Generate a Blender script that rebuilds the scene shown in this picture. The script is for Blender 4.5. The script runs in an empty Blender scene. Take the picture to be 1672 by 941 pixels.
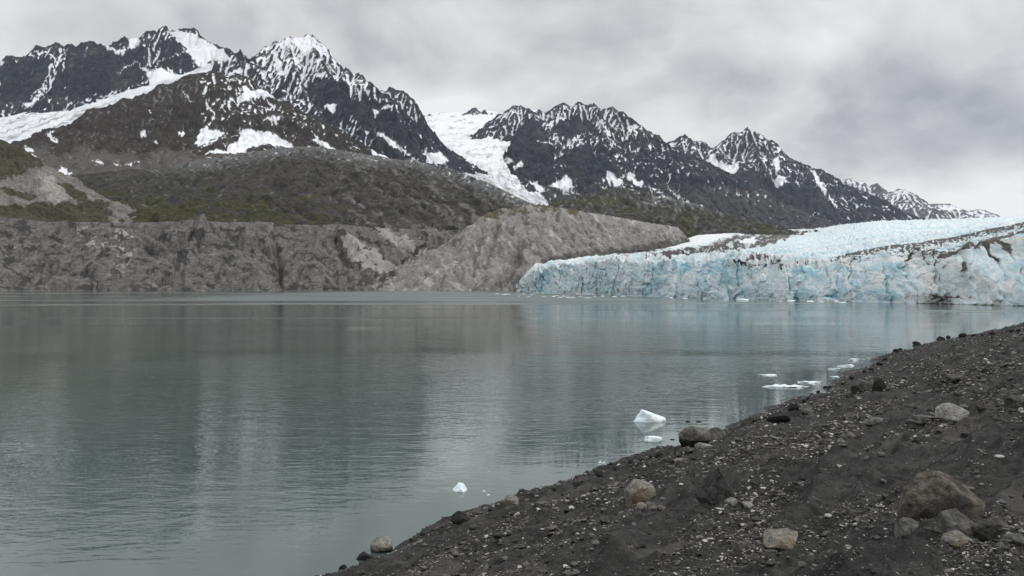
import bpy, bmesh, math, random
import numpy as np
np.seterr(all='ignore')
SC = bpy.context.scene
COL = SC.collection
# ------------------------------------------------------------------ camera model
F, CX, HY, CH = 1287.0, 836.0, 462.0, 6.0      # focal length in photo pixels, principal column, horizon row, eye height (m)
def W(px, py, Y):
    return ((px - CX) / F * Y, Y, CH + (HY - py) / F * Y)
def proj(x, y, z):
    yy = np.maximum(y, 0.5)
    return CX + F * x / yy, HY - F * (z - CH) / yy
# ------------------------------------------------------------------ noise
def _h(ix, iy, s):
    h = ix.astype(np.int32).view(np.uint32) * np.uint32(374761393) + iy.astype(np.int32).view(np.uint32) * np.uint32(668265263) + np.uint32((int(s) * 1442695041) & 0xffffffff)
    h = (h ^ (h >> np.uint32(13))) * np.uint32(1274126177)
    h = (h ^ (h >> np.uint32(15))) * np.uint32(2246822519)
    return h ^ (h >> np.uint32(14))
def _h3(ix, iy, iz, s):
    return _h(ix, iy + iz * 7919, s + 17)
def rnd(ix, iy, s):
    return _h(ix, iy, s) / 4294967295.0
_GA = np.linspace(0, 2 * math.pi, 256, endpoint=False); _GX = np.cos(_GA).astype(np.float32); _GY = np.sin(_GA).astype(np.float32)
def gn2(x, y, s=0):
    x, y = np.broadcast_arrays(np.asarray(x, float), np.asarray(y, float))
    xi = np.floor(x); yi = np.floor(y); fx = (x - xi).astype(np.float32); fy = (y - yi).astype(np.float32)
    u = fx * fx * fx * (fx * (fx * 6 - 15) + 10); v = fy * fy * fy * (fy * (fy * 6 - 15) + 10)
    def g(dx, dy):
        a = _h(xi + dx, yi + dy, s) & np.uint32(255)
        return _GX[a] * (fx - dx) + _GY[a] * (fy - dy)
    a = g(0, 0); b = g(1, 0); c = g(0, 1); d = g(1, 1)
    return ((a + (b - a) * u) * (1 - v) + (c + (d - c) * u) * v) * 1.5
_G3 = np.array([[1,1,0],[-1,1,0],[1,-1,0],[-1,-1,0],[1,0,1],[-1,0,1],[1,0,-1],[-1,0,-1],[0,1,1],[0,-1,1],[0,1,-1],[0,-1,-1],[1,1,0],[-1,1,0],[0,-1,1],[0,-1,-1]], float)
def gn3(x, y, z, s=0):
    xi = np.floor(x); yi = np.floor(y); zi = np.floor(z); fx = x - xi; fy = y - yi; fz = z - zi
    f = lambda t: t * t * t * (t * (t * 6 - 15) + 10)
    u, v, w = f(fx), f(fy), f(fz)
    def g(dx, dy, dz):
        q = _G3[_h3(xi + dx, yi + dy, zi + dz, s) & np.uint32(15)]
        return q[..., 0] * (fx - dx) + q[..., 1] * (fy - dy) + q[..., 2] * (fz - dz)
    l = lambda a, b, t: a + (b - a) * t
    return l(l(l(g(0,0,0), g(1,0,0), u), l(g(0,1,0), g(1,1,0), u), v), l(l(g(0,0,1), g(1,0,1), u), l(g(0,1,1), g(1,1,1), u), v), w)
def fbm(x, y, o=4, s=0, gain=.5, lac=2.03):
    r = 0; a = 1; f = 1
    for i in range(o):
        r = r + a * gn2(x * f + 13.7 * i, y * f - 7.3 * i, s + i); a *= gain; f *= lac
    return r
def fbm3(x, y, z, o=4, s=0, gain=.5):
    r = 0; a = 1; f = 1
    for i in range(o):
        r = r + a * gn3(x * f + 3.1 * i, y * f - 5.7 * i, z * f + 1.3 * i, s + i); a *= gain; f *= 2.03
    return r
def ridged(x, y, o=4, s=0, gain=.5):
    r = 0; a = 1; f = 1; w = 1
    for i in range(o):
        n = 1 - np.abs(gn2(x * f + 9.1 * i, y * f + 4.7 * i, s + i)); n = n * n * w
        r = r + a * n; w = np.clip(n * 1.6, 0, 1); a *= gain; f *= 2.03
    return r
def voro(x, y, s=0, jit=.9):
    xi = np.floor(x); yi = np.floor(y)
    f1 = np.full(x.shape, 9.); f2 = f1.copy(); cid = np.zeros(x.shape)
    for dx in (-1, 0, 1):
        for dy in (-1, 0, 1):
            cx = xi + dx; cy = yi + dy
            d = np.hypot(cx + .5 + jit * (rnd(cx, cy, s) - .5) - x, cy + .5 + jit * (rnd(cx, cy, s + 5) - .5) - y)
            r = rnd(cx, cy, s + 9); m = d < f1
            f2 = np.where(m, f1, np.minimum(f2, d)); cid = np.where(m, r, cid); f1 = np.where(m, d, f1)
    return f1, f2, cid
def sst(a, b, x):
    t = np.clip((x - a) / (b - a), 0, 1); return t * t * (3 - 2 * t)
def box(Z, r):
    r = int(max(1, r))
    for ax in (0, 1):
        P = np.pad(Z, [(r + 1, r) if a == ax else (0, 0) for a in (0, 1)], mode='edge')
        c = np.cumsum(P, axis=ax)
        n = 2 * r + 1
        Z = (c[n:] - c[:-n]) / n if ax == 0 else (c[:, n:] - c[:, :-n]) / n
    return Z
def interp(x, pts):
    p = np.array(pts, float); return np.interp(x, p[:, 0], p[:, 1])
def poly_sd(px, py, poly, soft=12):
    """signed distance in px units, positive inside; -99 far outside the polygon's box"""
    P = np.array(poly, float); out = np.full(px.shape, -99.)
    m = (px > P[:, 0].min() - soft) & (px < P[:, 0].max() + soft) & (py > P[:, 1].min() - soft) & (py < P[:, 1].max() + soft)
    if not m.any(): return out
    x = px[m]; y = py[m]; d = np.full(x.shape, 1e9); ins = np.zeros(x.shape, bool)
    for i in range(len(P)):
        ax, ay = P[i]; bx, by = P[(i + 1) % len(P)]
        ex, ey = bx - ax, by - ay
        t = np.clip(((x - ax) * ex + (y - ay) * ey) / (ex * ex + ey * ey + 1e-9), 0, 1)
        d = np.minimum(d, np.hypot(x - ax - t * ex, y - ay - t * ey))
        c = ((ay > y) != (by > y)) & (x < ex * (y - ay) / (by - ay + 1e-12) + ax)
        ins ^= c
    out[m] = np.where(ins, d, -d); return out
def line_d(px, py, line):
    """distance to a polyline"""
    P = np.array(line, float); d = np.full(px.shape, 1e9)
    for i in range(len(P) - 1):
        ax, ay = P[i]; ex, ey = P[i + 1] - P[i]
        t = np.clip(((px - ax) * ex + (py - ay) * ey) / (ex * ex + ey * ey + 1e-9), 0, 1)
        d = np.minimum(d, np.hypot(px - ax - t * ex, py - ay - t * ey))
    return d
# ------------------------------------------------------------------ object helpers
def tag(o, label=None, cat=None, group=None, kind=None):
    if label: o['label'] = label
    if cat: o['category'] = cat
    if group: o['group'] = group
    if kind: o['kind'] = kind
    return o
def raw_mesh(name, co, faces, attrs=None, smooth=True):
    """co (n,3); faces (m,4) or (m,3)"""
    me = bpy.data.meshes.new(name)
    n, m, k = len(co), len(faces), faces.shape[1]
    me.vertices.add(n); me.vertices.foreach_set('co', np.ascontiguousarray(co, np.float32).ravel())
    me.loops.add(m * k); me.loops.foreach_set('vertex_index', np.ascontiguousarray(faces, np.int32).ravel())
    me.polygons.add(m); me.polygons.foreach_set('loop_start', np.arange(0, m * k, k, dtype=np.int32))
    me.polygons.foreach_set('use_smooth', np.full(m, smooth))
    me.update(calc_edges=True)
    for a, v in (attrs or {}).items():
        at = me.attributes.new(a, 'FLOAT', 'POINT'); at.data.foreach_set('value', np.ascontiguousarray(v, np.float32).ravel())
    return me
def link(name, me, mat, parent=None, loc=None):
    o = bpy.data.objects.new(name, me); COL.objects.link(o)
    if mat and me and not me.materials: me.materials.append(mat)
    if parent: o.parent = parent
    if loc is not None: o.location = loc
    return o
def grid_obj(name, X, Y, Z, attrs, mat, keep=None, kind='structure'):
    nr, nc = X.shape
    i = np.arange(nr * nc).reshape(nr, nc)
    f = np.stack([i[:-1, :-1], i[:-1, 1:], i[1:, 1:], i[1:, :-1]], -1).reshape(-1, 4)
    if keep is not None:
        k = (keep[:-1, :-1] | keep[:-1, 1:] | keep[1:, 1:] | keep[1:, :-1]).ravel(); f = f[k]
    co = np.stack([X.ravel(), Y.ravel(), Z.ravel()], -1)
    o = link(name, raw_mesh(name, co, f, attrs), mat)
    if kind: o['kind'] = kind
    return o
# ------------------------------------------------------------------ node helper
class NT:
    def __init__(s, nt): s.nt = nt
    def n(s, t, **kw):
        nd = s.nt.nodes.new(t)
        for k, v in kw.items():
            if k.startswith('i_'):
                key = k[2:]
                key = int(key) if key.isdigit() else key.replace('_', ' ')
                s.set(nd.inputs[key], v)
            else: setattr(nd, k, v)
        return nd
    def set(s, sock, v):
        if isinstance(v, bpy.types.NodeSocket): s.nt.links.new(v, sock)
        elif isinstance(v, bpy.types.Node): s.nt.links.new(v.outputs[0], sock)
        elif isinstance(v, (tuple, list)) and len(v) == 3 and sock.type == 'RGBA': sock.default_value = (*v, 1)
        else: sock.default_value = v
    def m(s, op, a, b=0., c=0.):
        nd = s.n('ShaderNodeMath', operation=op); s.set(nd.inputs[0], a); s.set(nd.inputs[1], b)
        if op in ('MULTIPLY_ADD', 'COMPARE', 'WRAP', 'SMOOTH_MIN', 'SMOOTH_MAX'): s.set(nd.inputs[2], c)
        return nd.outputs[0]
    def sst(s, v, a, b, lo=0., hi=1.):
        nd = s.n('ShaderNodeMapRange', interpolation_type='SMOOTHSTEP'); s.set(nd.inputs[0], v)
        for i, q in enumerate((a, b, lo, hi)): s.set(nd.inputs[i + 1], q)
        return nd.outputs[0]
    def mix(s, f, a, b, mode='MIX'):
        nd = s.n('ShaderNodeMix', data_type='RGBA', blend_type=mode); s.set(nd.inputs[0], f); s.set(nd.inputs[6], a); s.set(nd.inputs[7], b)
        return nd.outputs[2]
    def attr(s, a): return s.n('ShaderNodeAttribute', attribute_name=a).outputs['Fac']
    def pos(s, scale=(1, 1, 1), rot=(0, 0, 0)):
        tc = s.n('ShaderNodeTexCoord'); mp = s.n('ShaderNodeMapping'); s.set(mp.inputs[0], tc.outputs['Object'])
        mp.inputs['Scale'].default_value = scale; mp.inputs['Rotation'].default_value = rot
        return mp.outputs[0]
    def noise(s, vec, scale, det=4., rough=.55, dist=0., typ='FBM'):
        nd = s.n('ShaderNodeTexNoise', noise_dimensions='3D'); nd.noise_type = typ
        s.set(nd.inputs['Vector'], vec); s.set(nd.inputs['Scale'], scale); s.set(nd.inputs['Detail'], det); s.set(nd.inputs['Roughness'], rough); s.set(nd.inputs['Distortion'], dist)
        return nd.outputs['Fac']
    def bump(s, h, strength, dist, nrm=None):
        nd = s.n('ShaderNodeBump'); s.set(nd.inputs['Strength'], strength); s.set(nd.inputs['Distance'], dist); s.set(nd.inputs['Height'], h)
        if nrm is not None: s.set(nd.inputs['Normal'], nrm)
        return nd.outputs[0]
def material(name):
    m = bpy.data.materials.new(name); m.use_nodes = True
    nt = m.node_tree; nt.nodes.clear()
    q = NT(nt); out = q.n('ShaderNodeOutputMaterial'); b = q.n('ShaderNodeBsdfPrincipled')
    nt.links.new(b.outputs[0], out.inputs[0])
    return m, q, b
HAZE = 1.3e-5; EXPOSURE = 0.0
ERO = True
# ------------------------------------------------------------------ mountains: ridge skeleton + fall-line gullies + droplet erosion
def erode(Z, cell, n, steps, seed, cap=5., er=.25, dep=.25):
    rs = np.random.RandomState(seed); h = (Z / cell).ravel().copy(); ny, nx = Z.shape
    flow = np.zeros(ny * nx); nb = 6
    for b in range(nb):
        k = n // nb; h0 = h.copy()
        x = rs.uniform(1, nx - 2.01, k); y = rs.uniform(1, ny - 2.01, k)
        dx = np.zeros(k); dy = np.zeros(k); sp = np.ones(k); wt = np.ones(k); sed = np.zeros(k)
        for st in range(steps):
            i = x.astype(int); j = y.astype(int); u = x - i; v = y - j; q = j * nx + i
            a, b_, c, d = h[q], h[q + 1], h[q + nx], h[q + nx + 1]
            gx = (b_ - a) * (1 - v) + (d - c) * v; gy = (c - a) * (1 - u) + (d - b_) * u
            ho = (a * (1 - u) + b_ * u) * (1 - v) + (c * (1 - u) + d * u) * v
            dx = dx * .15 - gx * .85; dy = dy * .15 - gy * .85; l = np.hypot(dx, dy) + 1e-9; dx /= l; dy /= l
            xn = x + dx; yn = y + dy
            ok = (xn > 1) & (xn < nx - 2) & (yn > 1) & (yn < ny - 2)
            xn = np.where(ok, xn, x); yn = np.where(ok, yn, y)
            i2 = xn.astype(int); j2 = yn.astype(int); u2 = xn - i2; v2 = yn - j2; q2 = j2 * nx + i2
            hn = (h[q2] * (1 - u2) + h[q2 + 1] * u2) * (1 - v2) + (h[q2 + nx] * (1 - u2) + h[q2 + nx + 1] * u2) * v2
            dh = hn - ho
            c_ = np.maximum(-dh, .01) * sp * wt * cap
            depo = np.where(dh > 0, np.minimum(dh, sed), np.where(sed > c_, (sed - c_) * dep, 0))
            ero = np.where((dh <= 0) & (sed <= c_), np.minimum((c_ - sed) * er, -dh * .6), 0)
            cnt = np.bincount(q, None, ny * nx)[q]
            am = np.where(ok, depo - ero, 0) / cnt ** .8; sed = np.minimum(sed - am, 8.)
            w4 = ((1 - u) * (1 - v), u * (1 - v), (1 - u) * v, u * v)
            dlt = 0
            for o, w in zip((0, 1, nx, nx + 1), w4): dlt = dlt + np.bincount(q + o, am * w, ny * nx)
            h += np.clip(dlt, -.08, .04)
            flow += np.bincount(q, wt * ok, ny * nx)
            sp = np.minimum(np.sqrt(np.maximum(sp * sp - dh * 2, 0.02)), 3.); wt = wt * .985
            x, y = xn, yn
        dl = (h - h0).reshape(ny, nx)
        dl[:3] = 0; dl[-3:] = 0; dl[:, :3] = 0; dl[:, -3:] = 0
        h = h0 + np.clip(box(box(dl, 1), 1), -1.2, .5).ravel()
    return h.reshape(ny, nx) * cell, flow.reshape(ny, nx) / max(1, n) * ny * nx / steps
import time as _time
def auto_spurs(crest, rs, every, drop, length, spread=.5, sub=2, front=True):
    """side ridges that leave the crest towards the lake and branch"""
    P = np.array(crest); out = []
    seg = np.hypot(*np.diff(P[:, :2], axis=0).T); cum = np.r_[0, np.cumsum(seg)]
    s = every * rs.uniform(.2, .8)
    while s < cum[-1] * .93:
        p = np.array([np.interp(s, cum, P[:, k]) for k in range(3)])
        a = -math.pi / 2 + rs.uniform(-spread, spread)
        out += _spur(p, a, length * rs.uniform(.6, 1.2), drop * rs.uniform(.8, 1.2), rs, sub)
        s += every * rs.uniform(.6, 1.5)
    return out
def _spur(p, a, length, drop, rs, sub):
    n = 7; pts = [p.copy()]; q = p.copy(); st = length / n; res = []
    q[2] -= st * drop * .2
    for i in range(n):
        a = float(np.clip(a + rs.uniform(-.28, .28), -math.pi / 2 - .95, -math.pi / 2 + .95))
        q = q + np.array([math.cos(a) * st, math.sin(a) * st, -st * drop * rs.uniform(.45, 1.6)]); pts.append(q.copy())
        if sub and i >= 1 and rs.rand() < .6:
            res += _spur(q.copy(), a + rs.choice([-1, 1]) * rs.uniform(.5, 1.0), length * rs.uniform(.3, .5), drop * 1.25, rs, sub - 1)
    return [np.array(pts)] + res
def massif(name, crests, y0, y1, seed, s1=1.25, s2=.5, L=220., px0=None, px1=None, res=1.2, unit=120., spur=None, extra=(),
           gully=.22, gmax=70., jag=14., rough=1., floor=0., carve=(), cap=None, ero=True, gfine=1., fade=5., ledge=1., warp=.12, cut=2.0, ecap=5., eamt=1.6):
    tt0 = _time.time(); te = 0
    rs = np.random.RandomState(seed)
    C = [np.array([W(*p) for p in c]) for c in crests]
    ym = float(np.mean([c[:, 1].mean() for c in C])); cell = ym / F * res
    allp = np.concatenate(C)
    x0 = (px0 - CX) / F * ym if px0 is not None else allp[:, 0].min() - 150
    x1 = (px1 - CX) / F * ym if px1 is not None else allp[:, 0].max() + 150
    xs = np.arange(x0, x1, cell); ys = np.arange(y0, y1, cell)
    X, Y = np.meshgrid(xs, ys)
    polys = [(c, s1, s2, L, True) for c in C]
    if spur:
        for c in C:
            for p in auto_spurs(c, rs, **spur): polys.append((p, s1 * 1.05, s2, L * .6, False))
    for e in extra: polys.append((np.array([W(*p) for p in e]), s1, s2, L, False))
    wx = unit * warp * fbm(X / unit, Y / unit, 4, seed + 1); wy = unit * warp * 1.6 * fbm(X / unit + 31, Y / unit, 4, seed + 2)
    XX, YY = X + wx, Y + wy
    Z = np.full(X.shape, -1e9); D = np.zeros(X.shape); S = np.zeros(X.shape); M = np.zeros(X.shape)
    for k, (P, a1, a2, l, main) in enumerate(polys):
        cum = k * 977.
        for i in range(len(P) - 1):
            A, B = P[i], P[i + 1]
            R = max(1500, y1 - y0) if main else 4.0 * l + 150
            ix0, ix1 = np.searchsorted(xs, [min(A[0], B[0]) - R, max(A[0], B[0]) + R]); iy0, iy1 = np.searchsorted(ys, [min(A[1], B[1]) - R, max(A[1], B[1]) + R])
            sl = (slice(iy0, iy1), slice(ix0, ix1))
            ex, ey = B[0] - A[0], B[1] - A[1]; ll = ex * ex + ey * ey + 1e-9
            if ix1 > ix0 and iy1 > iy0:
                t = np.clip(((XX[sl] - A[0]) * ex + (YY[sl] - A[1]) * ey) / ll, 0, 1)
                d = np.hypot(XX[sl] - A[0] - t * ex, YY[sl] - A[1] - t * ey)
                zz = A[2] + t * (B[2] - A[2]) - (a2 * d + (a1 - a2) * l * (1 - np.exp(-d / l)))
                m = zz > Z[sl]
                Z[sl] = np.where(m, zz, Z[sl]); D[sl] = np.where(m, d, D[sl]); S[sl] = np.where(m, cum + t * math.sqrt(ll), S[sl]); M[sl] = np.where(m, 1. if main else .5, M[sl])
            cum += math.sqrt(ll)
    # crest teeth, fall-line gullies, rock roughness
    jn = ridged(S / (unit * .6), D * 0 + seed * 1.37, 3, seed + 3, .45)
    Z += .6 * jag * (jn - .95) * np.exp(-D / (unit * .35))
    gw = .35 * fbm(X / (unit * .8), Y / (unit * .8), 3, seed + 4)
    bil = lambda x, y, s: 1.5 * np.sqrt(gn2(x, y, s) ** 2 + .004)          # rounded ribs, sharp gullies... valleys at 0
    gmod = .25 + 1.1 * sst(-.5, .6, fbm(X / (unit * .7), (Y + Z) / (unit * .7), 3, seed + 12))
    g = bil(S / (unit * 1.1) + gw, D / (unit * 6) + gw, seed + 5) + .5 * (.4 + .6 * gfine) * bil(S / (unit * .45) + gw * 2, D / (unit * 3) + gw, seed + 6) + gmod * (.28 * gfine * bil(S / (unit * .19) + gw * 6, D / (unit * 1.1), seed + 7) + .15 * gfine * bil(S / (unit * .085) + gw * 13, D / (unit * .45), seed + 17))
    A = np.minimum(D * gully, gmax) * (.25 + .75 * np.exp(-(D / (unit * fade)) ** 2))
    Z += A * (g - .6 - .15 * gfine)
    cl = gn2(X / (unit * .5) + gw, Y / (unit * .5), seed + 9)
    rk = fbm(X / (unit * 1.1) + gw, Y / (unit * 1.1), 5, seed + 6, .5)
    Z += rough * unit * .055 * (rk * gfine + (1 - gfine) * 1.6 * fbm(X / (unit * 1.5), Y / (unit * 1.5), 3, seed + 16, .4)) * sst(0, unit * .8, D)
    # stepped ledges that dip across the face
    bed = Z + .35 * X + .2 * Y + unit * .3 * rk; ld = unit * .32
    fr = bed / ld - np.floor(bed / ld)
    Z += rough * ledge * ld * .55 * (sst(.25, .75, fr) - fr) * sst(0, unit * .4, D) * sst(-.4, .5, cl)
    if carve:
        pxx, pyy = proj(X, Y, Z); pxx = pxx + 5 * fbm(X / 9, Y / 9, 4, seed + 70); pyy = pyy + 4 * fbm(X / 9 + 7, Y / 9, 4, seed + 75)
        for w_, dep_, ln_ in carve: Z -= dep_ * np.exp(-(line_d(pxx, pyy, ln_) / w_) ** 2) * (.8 + .4 * fbm(X / 14, Y / 14, 2, seed + 78))
    led = np.exp(-((fr - .62) / .13) ** 2) * sst(-.1, .5, cl)
    flow = np.zeros(Z.shape)
    if ero and ERO:
        te = _time.time(); Z, flow = erode(Z, cell, int(Z.size * eamt), 46, seed + 7, cap=ecap); te = _time.time() - te
    Z = np.maximum(Z, floor)
    if cap:
        pxx, pyy = proj(X, Y, Z); Z = Z - np.maximum(0, interp(pxx, cap) - pyy) * Y / F * .92
    gy, gx = np.gradient(Z, cell)
    nz = 1 / np.sqrt(1 + gx * gx + gy * gy)
    rb = max(2, int(unit * .12 / cell)); conc = (box(Z, rb) - Z) / (unit * .08); conc2 = (box(Z, rb * 4) - Z) / (unit * .3); concf = (box(Z, 2) - Z) / (cell * .5)
    px, py = proj(X, Y, Z)
    fl = np.log1p(flow)
    return dict(X=X, Y=Y, Z=Z, nz=nz, conc=conc, conc2=conc2, concf=concf, led=led, px=px, py=py, flow=fl, D=D, S=S, unit=unit, seed=seed, gx=gx, gy=gy)
def wob(t, a=4., l=9., k=0):
    """wobbled picture coordinates for ragged patch edges (evaluated once, then stored on the ground)"""
    s = t['seed'] + 50 + k
    return t['px'] + a * fbm(t['px'] / l, t['py'] / l, 4, s), t['py'] + a * .8 * fbm(t['px'] / l + 40, t['py'] / l, 4, s + 3)
def snow_attr(t, lo, hi, base=0., k_alt=1., k_conc=.35, k_flow=.25, k_slope=.8, k_noise=.35, patches=(), bare=(), lines=()):
    """0.5 is the snow line; higher is snow"""
    u = t['unit']; X, Y, Z = t['X'], t['Y'], t['Z']; s = t['seed']
    py = t['py']
    alt = 1 - np.clip((py - hi) / (lo - hi), 0, 1)        # hi/lo: rows where snow is full / gone
    n = fbm(X / (u * .9), (Y + Z) / (u * .9), 4, s + 20) * .8 + fbm(X / (u * .28), (Y * .3 + Z) / (u * .13), 4, s + 24, .6)
    v = base + k_alt * (alt - .5) + k_conc * np.clip(t['conc'], -1.2, 1.2) + .3 * k_conc * np.clip(t['conc2'], -1.2, 1.2) + (.9 + .8 * n) * k_conc * np.clip(t['concf'], -1, 1) + k_flow * np.clip(t['flow'] - .9, -1, 1.5) + k_slope * (t['nz'] - .6) + k_noise * n
    big = fbm(X / (u * 2.4), (Y + Z) / (u * 1.6), 3, s + 40)
    v = v + .32 * big + .34 * t['led'] - .08
    v = np.clip(v, -1, 1.4)
    wx, wy = wob(t)
    for p in bare: v = v - 1.1 * sst(-4, 5, poly_sd(wx, wy, p))
    for p in patches: v = np.maximum(v, -.3 + 1.3 * sst(-3.5, 2.5, poly_sd(wx, wy, p)))
    for w, l in lines:
        m = 1 - sst(w * .35, w * 1.3, line_d(wx, wy, l)); v = np.maximum(v, -.3 + 1.1 * m + .25 * n * m)
    return v
def patch(name, A, B, nu, nv, amp, lam, seed):
    """ruled sheet between two rails of (px, py, depth)"""
    A = np.array([W(*p) for p in A]); B = np.array([W(*p) for p in B])
    def res(P):
        c = np.r_[0, np.cumsum(np.linalg.norm(np.diff(P, axis=0), axis=1))]; q = np.linspace(0, c[-1], nu)
        return np.stack([np.interp(q, c, P[:, k]) for k in range(3)], -1)
    a, b = res(A), res(B); v = np.linspace(0, 1, nv)[:, None, None]
    P = a[None] * (1 - v) + b[None] * v
    X, Y, Z = P[..., 0], P[..., 1], P[..., 2]
    Z = Z + amp * (fbm(X / lam, Y / lam, 4, seed) + .5 * ridged(X / lam * 2.2, Y / lam * 5, 3, seed + 4) - .4)
    px, py = proj(X, Y, Z)
    return dict(X=X, Y=Y, Z=Z, px=px, py=py, seed=seed, unit=lam)
def terrain_mat(name, a, b, u, veg=None, pale=(.3, .29, .27), bump=.6, snow=(.74, .76, .795), strata=.35, rough=.95, snow_w=.18, fine=.55, dark=None):
    m, q, B = material(name)
    p = q.pos(); ps = q.pos(scale=(1, 1, 2.2), rot=(.5, .35, .2))
    n1 = q.noise(p, 1 / u, 6, .6); n2 = q.noise(p, 5 / u, 8, .66); st = q.noise(ps, 3.2 / u, 6, .65, 1.2)
    c = q.mix(q.sst(q.m('ADD', q.m('MULTIPLY', n2, 1 - strata), q.m('MULTIPLY', st, strata)), .36, .64), a, b)
    if dark: c = q.mix(q.sst(n1, .52, .68), c, dark)
    c = q.mix(q.sst(q.m('ADD', q.attr('pale'), q.m('MULTIPLY', q.m('SUBTRACT', n2, .5), .9)), .3, .75), c, pale)
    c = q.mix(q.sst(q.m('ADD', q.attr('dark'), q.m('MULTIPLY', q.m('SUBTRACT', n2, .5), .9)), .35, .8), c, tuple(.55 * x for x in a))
    if veg:
        g = q.mix(q.sst(q.noise(p, 7 / u, 5, .6), .38, .62), veg[0], veg[1])
        c = q.mix(q.sst(q.m('ADD', q.attr('veg'), q.m('MULTIPLY', q.m('SUBTRACT', n2, .5), .9)), .35, .7), c, g)
    # small stones and light flecks
    fl = q.sst(q.noise(p, 30 / u, 3, .7), .64, .74)
    c = q.mix(q.m('MULTIPLY', fl, .22), c, pale)
    sn = q.m('ADD', q.attr('snow'), q.m('MULTIPLY', q.m('SUBTRACT', q.m('ADD', q.m('MULTIPLY', q.noise(ps, 12 / u, 7, .72), .6), q.m('MULTIPLY', q.noise(p, 34 / u, 5, .7), .4)), .5), fine * 2.9))
    sf = q.sst(sn, .5 - snow_w, .5 + snow_w)
    c = q.mix(q.sst(sn, -.15, .45, 0, .30), c, (.42, .43, .45))
    sc = q.mix(q.sst(q.noise(p, 3 / u, 6, .6), .4, .75), snow, tuple(x * .86 for x in snow))
    q.set(B.inputs['Base Color'], q.mix(sf, c, sc)); B.inputs['Roughness'].default_value = rough
    B.inputs['Specular IOR Level'].default_value = .12
    h = q.m('ADD', q.noise(ps, 8 / u, 10, .68), q.m('MULTIPLY', q.noise(p, 26 / u, 6, .7), .35))
    q.set(B.inputs['Normal'], q.bump(h, q.m('MULTIPLY', q.m('SUBTRACT', 1.15, sf), bump), u * .10))
    return m
def finish(name, t, mat, snow=None, veg=None, pale=None, dark=None):
    z = np.zeros(t['X'].shape)
    c = lambda v: z if v is None else v + z
    return grid_obj(name, t['X'], t['Y'], t['Z'], dict(snow=c(snow), veg=c(veg), pale=c(pale), dark=c(dark)), mat)
BLUE_A, BLUE_B = (.018, .0225, .033), (.052, .061, .081)
BRN_A, BRN_B = (.030, .027, .025), (.068, .061, .054)
VEG = ((.045, .048, .022), (.085, .082, .042))
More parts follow.
